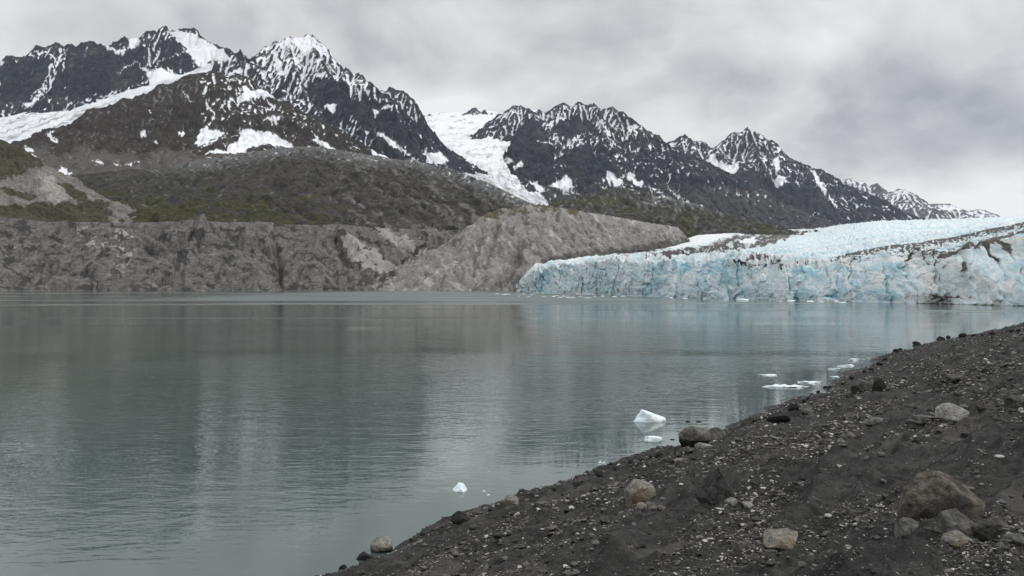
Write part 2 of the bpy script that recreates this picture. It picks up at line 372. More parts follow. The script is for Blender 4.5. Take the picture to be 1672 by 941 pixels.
def build_mountains():
    rock = terrain_mat('dark blue grey rock', BLUE_A, BLUE_B, 120, pale=(.105, .10, .10), bump=1.0, dark=(.075, .072, .074))
    far = terrain_mat('far rock', (.06, .062, .07), (.11, .113, .125), 260, pale=(.2, .2, .21), bump=.5)
    brown = terrain_mat('brown rock', BRN_A, BRN_B, 90, veg=VEG, pale=(.115, .106, .098), bump=.8)
    green = terrain_mat('mossy rock', (.024, .023, .021), (.060, .057, .051), 45, veg=((.024, .026, .013), (.052, .051, .027)), pale=(.115, .111, .104), bump=.32, fine=.5, dark=(.022, .0215, .020))
    # far peaks on the right
    t = massif('mountain', [[(1330,300,9500),(1360,286,9500),(1375,293,9500),(1390,291,9500),(1400,297,9400),(1410,295,9400),(1420,303,9300),(1430,299,9200),(1437,305,9100),(1450,313,9000),(1460,312,8900),(1472,307,8800),(1490,318,8800),(1505,325,8800),(1520,335,8800),(1545,350,8800),(1570,361,8800),(1610,372,8800)]], 8000, 9800, 11, s1=.95, s2=.5, L=260, px0=1320, px1=1640, unit=260, jag=16, spur=dict(every=420, drop=.6, length=620), floor=300)
    s = snow_attr(t, 372, 285, base=.8, k_alt=.7, k_noise=.5, k_conc=.5, bare=[[(1424,318),(1430,300),(1438,303),(1446,314),(1436,320)]], patches=[[(1412,352),(1408,340),(1422,345),(1460,357),(1440,362)]])
    finish('mountain', t, far, s)
    t = massif('mountain', [[(1480,345,12500),(1500,338,12500),(1520,333,12500),(1545,331,12500),(1552,332,12500),(1565,339,12500),(1580,345,12500),(1600,340,12500),(1610,343,12500),(1625,349,12500),(1640,357,12500),(1665,366,12500)]], 11400, 12900, 12, s1=.8, s2=.4, L=300, px0=1470, px1=1690, unit=330, jag=14, spur=dict(every=520, drop=.5, length=700), floor=500)
    s = snow_attr(t, 372, 320, base=.98, k_alt=.5, k_noise=.6, k_conc=.5)
    finish('mountain', t, far, s)
    # small peaks at the head of the valley glacier
    t = massif('mountain', [[(660,200,8000),(690,189,8000),(698,187,8000),(705,186,8000),(712,190,8000),(722,189,8000),(730,187,8000),(738,192,8000),(746,197,8000),(753,188,8000),(765,180,8000),(777,174,8000),(784,185,8000),(789,179,8000),(795,189,8000),(802,183,8000),(810,193,8000),(840,205,8000)]], 7500, 8200, 13, s1=1.2, s2=.5, L=200, unit=170, jag=26, spur=dict(every=240, drop=.7, length=300), floor=600)
    s = snow_attr(t, 232, 170, base=.46, k_alt=.3, k_noise=.55, k_conc=.6)
    finish('mountain', t, rock, s)
    # right mountain with its cirque
    t = massif('mountain', [[(1040,246,6000),(1070,232,6000),(1085,235,6000),(1095,228,6000),(1105,224,6000),(1118,219,6000),(1128,225,5950),(1135,231,5950),(1145,227,5950),(1156,235,5950),(1163,240,5950),(1174,237,5900),(1184,227,5900),(1194,216,5850),(1204,214,5850),(1213,212,5850),(1222,206,5850),(1231,213,5800),(1242,217,5800),(1250,227,5750),(1258,228,5700),(1265,236,5700),(1275,245,5650),(1290,255,5600),(1310,268,5500),(1330,278,5400),(1340,273,5350),(1350,281,5300),(1370,302,5250),(1390,322,5200),(1420,346,5100),(1455,372,5000)]],
        4300, 6250, 14, s1=1.15, s2=.52, L=240, unit=130, jag=20, spur=dict(every=230, drop=.75, length=520), px0=1030, px1=1480, floor=150,
        extra=[[(1222,206,5850),(1232,238,5560),(1246,270,5250),(1268,305,4950),(1300,345,4650)], [(1222,206,5850),(1206,252,5560),(1192,290,5250),(1176,325,4900)], [(1310,268,5500),(1345,310,5150),(1375,345,4850)]])
    s = snow_attr(t, 345, 205, base=.38, k_alt=.85, k_noise=.6, k_conc=.36, k_slope=1.1,
        patches=[[(1126,272),(1135,262),(1150,266),(1160,252),(1166,252),(1172,266),(1180,262),(1190,272),(1206,266),(1204,278),(1192,290),(1178,302),(1170,300),(1150,288)],
                 [(1266,300),(1272,286),(1284,290),(1292,285),(1278,300),(1270,308)], [(1085,238),(1104,230),(1094,246),(1086,246)], [(1262,262),(1270,255),(1272,275),(1268,285)],
                 [(1322,275),(1332,280),(1345,305),(1362,330),(1350,322),(1332,298)]],
        lines=[(1.4, [(1338,300),(1352,322),(1366,338),(1374,344)]), (1.2, [(1304,275),(1300,292),(1304,305)]), (1.5, [(1205,336),(1212,328),(1222,338)]), (1.3, [(1190,330),(1202,336),(1210,340)])],
        bare=[[(1170,320),(1205,285),(1225,275),(1250,290),(1270,310),(1330,352),(1400,360),(1150,350)], [(1272,312),(1296,290),(1330,300),(1360,330),(1390,350),(1300,350)]])
    finish('mountain', t, rock, s, veg=sst(330, 350, t['py']) * .0)
    # middle mountain
    t = massif('mountain', [[(787,210,5200),(793,201,5200),(800,195,5150),(812,187,5150),(822,184,5100),(833,176,5100),(842,171,5100),(852,172,5100),(862,176,5050),(874,180,5000),(881,174,5000),(890,180,5000),(900,178,4950),(910,174,4950),(920,168,4900),(932,171,4900),(945,164,4900),(953,168,4900),(962,170,4850),(972,167,4850),(980,178,4800),(990,177,4800),(1001,173,4750),(1010,179,4700),(1020,182,4650),(1030,192,4600),(1037,207,4550),(1055,222,4450),(1075,240,4350),(1100,265,4250),(1130,290,4150),(1160,312,4050),(1200,338,3950),(1250,358,3850),(1300,372,3800)]],
        3300, 5550, 15, s1=1.15, s2=.5, L=220, unit=115, jag=18, spur=dict(every=210, drop=.8, length=430), px0=745, px1=1330, floor=110,
        extra=[[(880,178,5000),(868,192,4800),(846,224,4600),(826,262,4400),(812,300,4150)], [(868,192,4800),(886,226,4500),(898,262,4250),(905,300,3950)], [(945,164,4900),(940,205,4600),(925,245,4350),(930,290,4000)], [(945,164,4900),(975,205,4600),(1000,245,4300),(1030,290,3950)], [(1001,173,4750),(1035,225,4350),(1085,275,4000),(1140,315,3700)]])
    s = snow_attr(t, 300, 160, base=.34, k_alt=1.05, k_noise=.6, k_conc=.36, k_slope=1.1,
        patches=[[(895,302),(908,298),(924,286),(930,290),(938,306),(920,310)], [(990,290),(992,280),(1002,286),(1018,298),(1012,306)], [(1022,286),(1028,282),(1046,298),(1058,306),(1036,302)], [(836,272),(852,262),(854,270),(842,280)], [(815,262),(830,256),(838,264),(822,268)],
                 [(868,300),(858,292),(880,302),(890,308),(880,312)]],
        lines=[(2, [(908,225),(922,240),(938,226),(954,236)]), (1.6, [(977,190),(990,215),(1002,235),(994,245)]), (1.5, [(1030,210),(1022,228),(1030,246)]), (1.5, [(880,230),(905,236),(915,225)]), (1.3, [(1090,308),(1112,322),(1140,340)]), (1.3, [(1060,305),(1086,322)]), (1.2,[(1010,300),(1034,312)])],
        bare=[[(812,300),(812,268),(840,226),(866,190),(876,192),(892,215),(905,262),(900,300),(860,296)], [(925,250),(945,240),(985,260),(1025,285),(990,285),(960,300),(925,285)], [(905,205),(935,190),(960,195),(970,215),(945,222),(915,222)], [(1120,300),(1180,318),(1280,350),(1230,362),(1130,330)]])
    finish('mountain', t, rock, s, pale=.5 * sst(286, 312, t['py'] + 6 * fbm(t['px'] / 20, t['py'] / 20, 3, 5)))
    # ridge behind the snowy peak
    t = massif('mountain', [[(600,158,4500),(615,147,4500),(628,147,4500),(640,142,4450),(648,146,4450),(656,148,4450),(664,155,4400),(675,160,4400),(682,170,4350),(690,182,4300),(699,201,4250)]], 3750, 4700, 16, s1=1.9, s2=1.15, L=150, unit=105, jag=18, spur=dict(every=180, drop=.8, length=300), floor=200)
    s = snow_attr(t, 240, 140, base=.45, k_alt=.7, k_noise=.5, k_conc=.45, k_slope=1.1, bare=[[(660,200),(690,200),(740,262),(700,262),(675,235)]], patches=[[(618,150),(636,150),(640,162),(634,172)], [(660,188),(676,196),(668,202)]])
    finish('mountain', t, rock, s)
    # snowy peak
    t = massif('mountain', [[(370,140,3950),(395,122,3950),(407,100,3950),(418,86,3900),(430,77,3900),(441,73,3900),(447,68,3900),(455,66,3850),(464,59,3850),(472,58,3850),(480,61,3800),(492,60,3800),(503,55,3800),(511,56,3800),(520,66,3750),(530,76,3750),(540,89,3700),(548,98,3700),(557,109,3650),(563,113,3650),(572,110,3600),(578,118,3600),(588,120,3550),(596,129,3550),(606,133,3500),(620,145,3450),(640,160,3400),(660,182,3350),(680,203,3300),(702,225,3250)]],
        2750, 4200, 17, s1=1.3, s2=.62, L=260, unit=100, jag=13, spur=dict(every=170, drop=.8, length=360), px0=360, px1=800, floor=150,
        extra=[[(511,56,3800),(515,80,3640),(535,115,3450),(560,150,3300),(600,190,3120),(650,235,2950)], [(472,58,3850),(476,90,3650),(490,125,3450),(500,160,3300)], [(511,56,3800),(506,75,3700),(480,110,3520),(462,135,3400)]])
    s = snow_attr(t, 250, 60, base=.66, k_alt=1.5, k_noise=.55, k_conc=.40, k_slope=1.2,
        patches=[[(484,66),(503,58),(514,62),(515,78),(500,92),(488,85)], [(530,172),(550,169),(546,186),(536,182)], [(607,178),(622,180),(612,192)], [(640,176),(620,180),(632,170)], [(444,88),(452,84),(462,112),(456,122)], [(690,250),(722,250),(732,266),(706,268)], [(610,212),(632,222),(660,245),(640,240)]],
        lines=[(2.2, [(505,98),(494,120),(489,145)]), (1.5, [(515,108),(505,115),(498,128)]), (2.0, [(630,225),(660,248),(690,270),(720,285)])],
        bare=[[(495,148),(512,128),(536,128),(562,140),(580,165),(570,200),(540,200),(515,175)], [(565,180),(600,160),(640,180),(690,230),(680,250),(620,215),(590,205)]])
    finish('mountain', t, rock, s)
    # long left mountain
    t = massif('mountain', [[(-70,120,4300),(-30,108,4300),(0,96,4300),(12,91,4300),(22,89,4300),(34,91,4300),(46,88,4300),(53,77,4300),(60,73,4300),(70,76,4300),(80,74,4300),(91,69,4300),(102,74,4300),(112,71,4300),(122,73,4300),(135,68,4300),(148,66,4300),(160,70,4300),(175,72,4300),(186,66,4250),(206,61,4250),(222,60,4250),(232,56,4250),(240,48,4250),(247,45,4250),(254,50,4250),(262,42,4250),(269,39,4250),(275,48,4250),(284,50,4200),(292,46,4200),(300,47,4200),(310,45,4200),(316,43,4200),(324,53,4200),(336,61,4150),(348,71,4150),(356,70,4150),(365,78,4100),(376,78,4100),(385,85,4100),(394,80,4050),(402,90,4050),(412,100,4000),(430,125,3950)]],
        3500, 4560, 18, s1=1.7, s2=.75, L=200, unit=105, jag=16, spur=dict(every=190, drop=.95, length=300), px0=-70, px1=440, floor=250, cut=2)
    s = snow_attr(t, 190, 40, base=.24, k_alt=.7, k_noise=.5, k_conc=.6, k_slope=1.2,
        patches=[[(272,52),(290,50),(316,55),(345,72),(362,80),(380,100),(345,98),(330,112),(320,104),(300,74),(282,58)], [(208,64),(225,60),(226,76),(214,80)], [(165,72),(190,82),(206,80),(200,90),(185,86)], [(240,118),(262,112),(300,125),(290,132),(256,136),(246,146)],
                 [(70,150),(62,160),(48,175),(40,172),(60,158)], [(0,98),(12,102),(4,108),(0,108)]],
        lines=[(1.6, [(105,88),(92,95),(82,112),(74,130),(66,150),(58,165)]), (1.2, [(60,82),(80,88),(92,96)]), (1.2, [(222,100),(240,115),(262,112)]), (1.5, [(310,62),(330,95),(342,115)]), (1.0, [(262,100),(285,90),(305,84)]), (1.0, [(195,118),(210,106),(226,104),(240,120)])],
        bare=[[(110,78),(160,76),(200,90),(232,75),(240,110),(225,140),(180,150),(120,160),(95,130)], [(0,110),(50,95),(80,100),(70,140),(40,170),(0,170)], [(280,62),(296,70),(315,105),(300,115),(262,108),(258,70)]])
    finish('mountain', t, rock, s)
    # brown buttress in front of it
    t = massif('mountain', [[(-90,285,2900),(-20,262,2900),(25,248,2900),(45,230,2950),(62,222,2950),(80,215,3000),(100,207,3000),(130,199,3000),(150,191,3000),(175,180,3000),(200,168,3000),(222,160,3000),(240,158,3000),(262,146,3000),(285,134,3000),(310,121,3000),(330,117,3000),(346,115,3000),(362,117,3000),(372,124,3000),(390,120,3000),(408,128,2980),(420,142,2960),(436,154,2940),(455,164,2920),(474,168,2900),(490,180,2880),(520,194,2860),(560,216,2820),(590,235,2780),(620,250,2740),(650,260,2700),(690,272,2660),(730,282,2600),(780,300,2550),(850,325,2500)]],
        1500, 3200, 19, res=1.45, s1=1.0, s2=.33, L=330, unit=85, jag=9, spur=dict(every=170, drop=.62, length=420), px0=-80, px1=860, floor=100, gully=.25)
    wx, wy = wob(t, 6, 16)
    veg = sst(272, 292, wy) * sst(60, 140, wx) * .75
    pale = sst(226, 262, wy - .04 * (wx - 200) + 10 * fbm(wx / 40, wy / 30, 3, 8)) * .75 * (1 - sst(420, 520, wx) * .6)
    sg = t['py'] - np.where(t['px'] < 330, 0, (t['px'] - 330) * .28)
    t2 = dict(t); t2['py'] = sg
    s = snow_attr(t2, 190, 108, base=.08, k_alt=.8, k_noise=.45, k_conc=.55, k_slope=1.0, patches=())
    s = np.where(t['px'] < 325, np.minimum(s, .3), s)
    w2 = wob(t, 3.5, 8, 7)
    for p in [[(338,250),(352,242),(372,248),(368,236),(388,232),(394,216),(402,210),(420,214),(440,214),(480,238),(470,242),(440,236),(410,240),(402,250),(360,252)],
              [(318,235),(328,212),(338,206),(346,214),(356,212),(372,218),(352,226),(340,232),(325,240)], [(430,196),(446,188),(464,192),(450,196)],
              [(74,218),(90,212),(84,220),(96,234),(88,232)], [(38,237),(48,242),(62,258),(54,254)], [(92,285),(100,272),(118,284),(104,288)], [(228,215),(236,213),(240,224),(232,222)], [(292,218),(300,214),(302,220),(296,224)],
              [(400,152),(428,146),(452,152),(470,166),(440,158),(400,160)], [(508,228),(520,226),(552,246),(540,246)], [(386,160),(400,152),(396,140),(408,146),(412,158),(395,168)], [(540,195),(556,200),(575,215),(560,212)], [(655,256),(672,262),(700,275),(690,278)],
              [(250,232),(256,229),(258,236),(252,238)], [(600,244),(624,250),(640,258),(620,256)]]:
        s = np.maximum(s, -.3 + 1.4 * sst(-2.5, 2, poly_sd(w2[0], w2[1], p)))
    for w, l in [(1.8, [(334,155),(338,172),(350,185),(344,200),(330,214)]), (1.2, [(368,168),(356,182)]), (1.3, [(428,180),(448,176)]), (1.5, [(560,250),(590,254),(622,262)]), (1.4, [(505,214),(530,236),(556,250)]), (1.2, [(300,150),(312,168)]),
                 (1.0, [(150,262),(170,266),(200,270),(230,264)]), (1.2, [(330,240),(360,226),(385,222)]), (1.0, [(452,225),(470,240),(500,246)]), (1.0, [(250,196),(244,180)])]:
        s = np.maximum(s, -.3 + 1.15 * (1 - sst(w * .4, w * 1.4, line_d(w2[0], w2[1], l))) + .2 * fbm(w2[0] / 5, w2[1] / 5, 2, 3) * (line_d(w2[0], w2[1], l) < 4))
    finish('mountain', t, brown, s, veg, pale)
    # green hill below it
    t = massif('hill', [[(20,335,1900),(70,305,1900),(110,287,1900),(150,281,1900),(200,276,1900),(260,271,1900),(330,261,1880),(390,250,1860),(440,243,1850),(480,239,1840),(520,239,1830),(560,246,1800),(600,252,1780),(640,258,1760),(680,261,1740),(720,277,1700),(760,297,1660),(800,315,1620),(845,337,1580),(900,362,1540),(960,372,1500)]],
        830, 2000, 20, res=1.8, s1=.36, s2=.27, L=200, unit=48, jag=4, spur=dict(every=200, drop=.22, length=560, spread=.8), px0=0, px1=980, floor=40, gully=.10, gmax=11, rough=1.3, ledge=.9, gfine=.25, cap=[(100,285),(200,274),(330,259),(440,241),(520,237),(600,250),(680,259),(740,277),(800,300),(845,324),(900,350)])
    wx, wy = wob(t, 8, 22)
    veg = .95 - .75 * sst(480, 640, wx + 40 * fbm(wx / 60, wy / 40, 3, 3)) + .25 * sst(315, 345, wy) * (wx < 600)
    veg = veg * (.42 + .58 * sst(288, 326, wy + 12 * fbm(wx / 50, wy / 20, 3, 15)))
    veg = veg + .55 * fbm(wx / 45, wy / 11, 4, 9) - .9 * sst(.05, .4, fbm((wx - wy) / 50, wy / 16, 3, 19)) * sst(300, 480, wx) - .42
    pale = .40 * sst(.1, .45, fbm((wx - 1.2 * wy) / 9, (wy + .7 * wx) / 70, 4, 29)) * sst(500, 580, wx) + .08 * sst(520, 600, wx) * sst(300, 340, wy) + .18
    sp = fbm(t['X'] / 9, t['Y'] / 16, 3, 61)
    crest = np.interp(t['px'], [100, 200, 330, 440, 520, 600, 680, 760, 845], [287, 276, 261, 243, 239, 252, 261, 286, 324])
    s = -.12 + .5 * sp * sst(-.1, .4, fbm(t['X'] / 60, t['Y'] / 60, 3, 71) + .15) + .42 * (1 - sst(2, 34, t['py'] - crest)) * sst(150, 330, t['px'])
    finish('hill', t, green, s - .12, veg, pale)
    # low hill on the right behind the moraine ridge
    t = massif('hill', [[(880,352,2500),(925,334,2500),(950,322,2500),(970,314,2500),(988,308,2500),(1005,305,2500),(1030,308,2520),(1060,316,2550),(1100,325,2600),(1150,337,2700),(1200,346,2800),(1260,354,2900),(1320,362,3000),(1350,370,3000),(1420,392,3000)]],
        1500, 2650, 21, res=1.6, s1=.42, s2=.26, L=200, unit=60, jag=4, spur=dict(every=240, drop=.25, length=420, spread=.8), px0=860, px1=1440, floor=40, gully=.2, gmax=26, rough=1.5, ledge=.9, gfine=.3)
    wx, wy = wob(t, 8, 20)
    veg = .50 + .5 * fbm(wx / 50, wy / 14, 3, 9) - .5 * sst(1010, 1060, wx) * (1 - sst(326, 350, wy - (wx - 1060) * .12))
    s = -.12 + .45 * fbm(t['X'] / 14, t['Y'] / 24, 3, 62) + .4 * sst(1030, 1080, wx) * (1 - sst(318, 345, wy - (wx - 1060) * .10))
    finish('hill', t, green, s, veg, .15 * sst(1020, 1080, wx))
    # hanging glacier between the left mountain and the buttress, and the valley glacier in the middle
    ice = terrain_mat('firn', (.42, .455, .48), (.56, .585, .61), 70, pale=(.20, .205, .21), bump=.7, snow=(.70, .72, .75))
    t = patch('mountain_glacier', [(-80,262,2980),(0,240,3020),(50,226,3060),(100,213,3080),(150,197,3100),(200,176,3100),(262,152,3100),(300,136,3100),(345,122,3100)],
              [(-80,186,4000),(0,186,4000),(50,178,4000),(100,176,3960),(150,160,3960),(200,150,3960),(250,138,3960),(300,122,3960),(345,104,3960)], 500, 260, 10, 170, 30)
    wx, wy = wob(t, 4, 12)
    pl = .55 * sst(.05, .5, fbm(wx / 50, (wy + wx * .3) / 4.0, 4, 7)) * (1 - sst(150, 240, wx) * .6)
    finish('mountain_glacier', t, ice, .6 - .9 * pl, None, pl)
    t = patch('mountain_glacier', [(640,188,8200),(688,200,7400),(690,232,4800),(680,256,3850),(700,276,3300),(760,306,2800),(815,324,2500),(850,345,2300)],
              [(880,180,8200),(850,200,7400),(836,230,4800),(820,256,3950),(834,284,3500),(864,312,2900),(892,327,2600),(905,345,2400)], 560, 320, 16, 200, 31)
    wx, wy = wob(t, 3, 9)
    low = sst(250, 300, wy)
    pl = low * (.30 + .45 * (ridged((wx + .45 * wy) / 16, (wy - .5 * wx) / 5, 4, 3) - .8)) + .5 * sst(.0, .6, fbm(wx / 30, (wy + .15 * wx) / 4, 4, 14)) * (1 - low)
    rockp = np.zeros(wx.shape)
    for p in [[(716,264),(734,258),(748,262),(752,256),(760,268),(790,284),(800,300),(780,300),(745,276)], [(724,240),(731,242),(732,247),(727,246)]]:
        rockp = np.maximum(rockp, sst(-2, 2, poly_sd(wx, wy, p)))
    finish('mountain_glacier', t, ice, .66 - .7 * np.clip(pl, 0, 1) + .1 * (1 - low) - rockp, None, pl)
    return None
def build_camera_world():
    cam = bpy.data.cameras.new('camera'); co = bpy.data.objects.new('camera', cam); COL.objects.link(co)
    co.location = (0, 0, CH); co.rotation_euler = (math.pi / 2, 0, 0)
    cam.sensor_width = 36; cam.lens = 36 * F / 1672; cam.shift_y = -(470.5 - HY) / 1672
    cam.clip_start = .1; cam.clip_end = 60000; SC.camera = co
    el, az = math.radians(44), math.radians(-58)     # overcast sun, high behind the right shoulder
    d = np.array([math.sin(-az) * math.cos(el), -math.cos(az) * math.cos(el) * .35, math.sin(el)])
    sun = bpy.data.lights.new('sun', 'SUN'); so = bpy.data.objects.new('sun', sun); COL.objects.link(so)
    sun.energy = 1.35; sun.angle = math.radians(11); sun.color = (1, .985, .96)
    from mathutils import Vector
    so.rotation_euler = Vector(-d).to_track_quat('-Z', 'Y').to_euler(); so.location = (50, -50, 300)
    w = bpy.data.worlds.new('World'); SC.world = w; w.use_nodes = True
    nt = w.node_tree; nt.nodes.clear(); q = NT(nt)
    out = q.n('ShaderNodeOutputWorld'); bg = q.n('ShaderNodeBackground'); nt.links.new(bg.outputs[0], out.inputs[0])
    sky = q.n('ShaderNodeTexSky', sky_type='NISHITA'); sky.sun_disc = False; sky.sun_elevation = el; sky.sun_rotation = math.atan2(d[0], d[1])
    dr = q.n('ShaderNodeTexCoord').outputs['Generated']
    sp = q.n('ShaderNodeSeparateXYZ'); q.set(sp.inputs[0], dr); x, y, z = sp.outputs
    zz = q.m('ADD', q.m('MAXIMUM', z, 0.), .5)
    # cloud deck on a plane overhead
    cv = q.n('ShaderNodeCombineXYZ'); q.set(cv.inputs[0], q.m('DIVIDE', x, zz)); q.set(cv.inputs[1], q.m('DIVIDE', y, zz)); cv.inputs[2].default_value = 3.7
    n1 = q.noise(cv.outputs[0], 2.1, 6, .5, .4); n2 = q.noise(cv.outputs[0], 6., 6, .52, .3)
    n = q.m('ADD', q.m('MULTIPLY', n1, .68), q.m('MULTIPLY', n2, .32))
    n = q.m('ADD', q.m('MULTIPLY', q.m('SUBTRACT', n, .5), 1.75), .5)
    # large lighter and darker parts of the deck, in directions
    ys = q.m('MAXIMUM', y, .08); a = q.m('DIVIDE', x, ys); b = q.m('DIVIDE', z, ys)
    wn = q.m('SUBTRACT', q.noise(cv.outputs[0], 1.3, 5, .55), .5)
    a = q.m('ADD', a, q.m('MULTIPLY', wn, .22)); b = q.m('ADD', b, q.m('MULTIPLY', wn, .10))
    tot = n
    for px, py, sx, sy, k in [(1560, 215, 270, 80, -.40), (1330, 120, 220, 45, -.14), (780, 70, 190, 42, -.13), (640, 130, 60, 40, .0), (540, 40, 120, 60, .12), (640, 120, 90, 40, .06), (780, 160, 160, 28, .14), (1000, 130, 140, 40, .05),
                              (930, 5, 130, 26, .10), (1130, 205, 70, 25, .10), (1480, 300, 120, 22, .12), (1610, 326, 110, 16, .10), (120, 30, 170, 45, -.12), (60, 60, 80, 26, .03), (1200, 30, 160, 40, -.06)]:
        u_ = q.m('DIVIDE', q.m('SUBTRACT', a, (px - CX) / F), sx / F); v_ = q.m('DIVIDE', q.m('SUBTRACT', b, (HY - py) / F), sy / F)
        e = q.m('EXPONENT', q.m('MULTIPLY', q.m('ADD', q.m('MULTIPLY', u_, u_), q.m('MULTIPLY', v_, v_)), -1.))
        tot = q.m('ADD', tot, q.m('MULTIPLY', e, k))
    cr = q.n('ShaderNodeValToRGB'); q.set(cr.inputs[0], tot)
    el_ = cr.color_ramp.elements
    el_[0].position = .14; el_[0].color = (3.5, 3.6, 3.9, 1); el_[1].position = .60; el_[1].color = (9.2, 9.2, 9.2, 1)
    e = el_.new(.39); e.color = (6.9, 6.93, 7.0, 1)
    c = cr.outputs[0]
    k = q.sst(z, .38, 1., 1., 2.1)
    ck = q.n('ShaderNodeVectorMath', operation='SCALE'); q.set(ck.inputs[0], c); q.set(ck.inputs['Scale'], k)
    q.set(bg.inputs[0], q.mix(.06, ck.outputs[0], sky.outputs[0])); bg.inputs[1].default_value = .1
    # haze
    if HAZE:
        bm = bmesh.new(); bmesh.ops.create_cube(bm, size=1)
        bmesh.ops.scale(bm, vec=(19000, 15500, 2620), verts=bm.verts); bmesh.ops.translate(bm, vec=(0, 7000, 1298), verts=bm.verts)
        me = bpy.data.meshes.new('haze'); bm.to_mesh(me); bm.free()
        m = bpy.data.materials.new('haze'); m.use_nodes = True; m.node_tree.nodes.clear(); q = NT(m.node_tree)
        o = q.n('ShaderNodeOutputMaterial'); v = q.n('ShaderNodeVolumePrincipled'); v.inputs['Color'].default_value = (.86, .91, 1, 1); v.inputs['Density'].default_value = HAZE; v.inputs['Anisotropy'].default_value = .2
        m.node_tree.links.new(v.outputs[0], o.inputs['Volume'])
        tag(link('haze', me, m), kind='stuff')
    SC.view_settings.view_transform = 'Standard'; SC.view_settings.look = 'None'; SC.view_settings.exposure = EXPOSURE; SC.view_settings.gamma = 1
    SC.view_settings.use_curve_mapping = False
    SC.render.engine = 'CYCLES'
    c = SC.cycles; c.use_denoising = True; c.max_bounces = 6; c.diffuse_bounces = 3; c.glossy_bounces = 3; c.transmission_bounces = 2; c.volume_bounces = 1
    c.use_adaptive_sampling = False; c.sample_clamp_indirect = 6
    try: c.denoiser = 'OPENIMAGEDENOISE'; c.denoising_prefilter = 'ACCURATE'
    except Exception: pass
_ICO = {}
def ico(sub):
    if sub not in _ICO:
        bm = bmesh.new(); bmesh.ops.create_icosphere(bm, subdivisions=sub, radius=1)
        bm.verts.ensure_lookup_table()
        _ICO[sub] = (np.array([v.co[:] for v in bm.verts]), np.array([[v.index for v in f.verts] for f in bm.faces])); bm.free()
    return _ICO[sub]
def rock_pts(seed, sub, dims, cuts, depth, rough, planes=(), lumps=.12):
    v, f = ico(sub); v = v.copy(); rs = np.random.RandomState(seed)
    u = v.copy()
    v *= (1 + lumps * fbm3(u[:, 0] * 1.3 + seed, u[:, 1] * 1.3, u[:, 2] * 1.3, 2, seed))[:, None]
    pl = [(np.array(n, float) / np.linalg.norm(n), o) for n, o in planes]
    for i in range(cuts):
        n = rs.normal(size=3); n /= np.linalg.norm(n); pl.append((n, 1 - depth * rs.uniform(.5, 1.3)))
    for n, o in pl:
        d = v @ n - o; v -= np.where(d > 0, d * .94, 0)[:, None] * n
    v *= np.array(dims)
    if rough:
        m = max(dims); q = v / m
        nn = fbm3(q[:, 0] * 3 + seed, q[:, 1] * 3, q[:, 2] * 3, 5 if sub > 3 else 2, seed + 3, .55)
        v += u * (nn * rough * m)[:, None]
    return v, f
def rock_mesh(name, seed, sub, dims, cuts, depth, rough, mat, planes=(), smooth=True, lumps=.12):
    v, f = rock_pts(seed, sub, dims, cuts, depth, rough, planes, lumps)
    me = raw_mesh(name, v, f, None, smooth)
    if mat: me.materials.append(mat)
    return me
_FM = {}
def floe_mat():
    if 'm' not in _FM:
        m, q, B = material('floating ice'); p = q.pos()
        c = q.mix(q.sst(q.noise(p, 2.2, 6, .6), .4, .65), (.60, .72, .775), (.80, .84, .865))
        q.set(B.inputs['Base Color'], c); B.inputs['Roughness'].default_value = .45
        B.inputs['Subsurface Weight'].default_value = .0
        q.set(B.inputs['Normal'], q.bump(q.noise(p, 5, 6, .6), .35, .08)); _FM['m'] = m
    return _FM['m']
def stone_mat(name, a, b, spot=None, wet=None, scale=1., stain=None):
    m, q, B = material(name); p = q.pos()
    n = q.noise(p, 2.6 * scale, 8, .68); n2 = q.noise(p, 11 * scale, 6, .7)
    c = q.mix(q.sst(q.m('ADD', q.m('MULTIPLY', n, .5), q.m('MULTIPLY', n2, .5)), .41, .60), a, b)
    if stain: c = q.mix(q.sst(q.noise(p, 1.5 * scale, 4, .5), .52, .62), c, stain)
    c = q.mix(q.m('MULTIPLY', q.sst(q.noise(p, 45 * scale, 3, .7), .58, .7), .5), c, spot or tuple(min(1, x * 2.0) for x in b))
    r = .85
    if wet is not None:      # the waterline left on the stone
        z = q.n('ShaderNodeSeparateXYZ'); tc = q.n('ShaderNodeTexCoord'); q.set(z.inputs[0], tc.outputs['Object'])
        w = q.sst(q.m('ADD', z.outputs[2], q.m('MULTIPLY', q.m('SUBTRACT', n, .5), .12)), wet - .015, wet + .02)
        c = q.mix(w, tuple(x * .22 for x in a), c); q.set(B.inputs['Roughness'], q.m('MULTIPLY_ADD', w, .5, .35))
    else: B.inputs['Roughness'].default_value = r
    q.set(B.inputs['Base Color'], c); B.inputs['Specular IOR Level'].default_value = .25
    vn = q.n('ShaderNodeTexVoronoi', feature='DISTANCE_TO_EDGE'); q.set(vn.inputs['Vector'], q.pos(scale=(1, 1.6, .7), rot=(.6, .4, .3))); vn.inputs['Scale'].default_value = 2.3 * scale
    ck = q.sst(q.m('ADD', vn.outputs['Distance'], q.m('MULTIPLY', n2, .05)), .02, .06)
    hh = q.m('ADD', q.m('ADD', n, q.m('MULTIPLY', n2, .6)), q.m('MULTIPLY', q.noise(p, 38 * scale, 6, .75), .22))
    q.set(B.inputs['Normal'], q.bump(q.m('ADD', hh, q.m('MULTIPLY', ck, .25)), 1., .075 / scale))
    return m
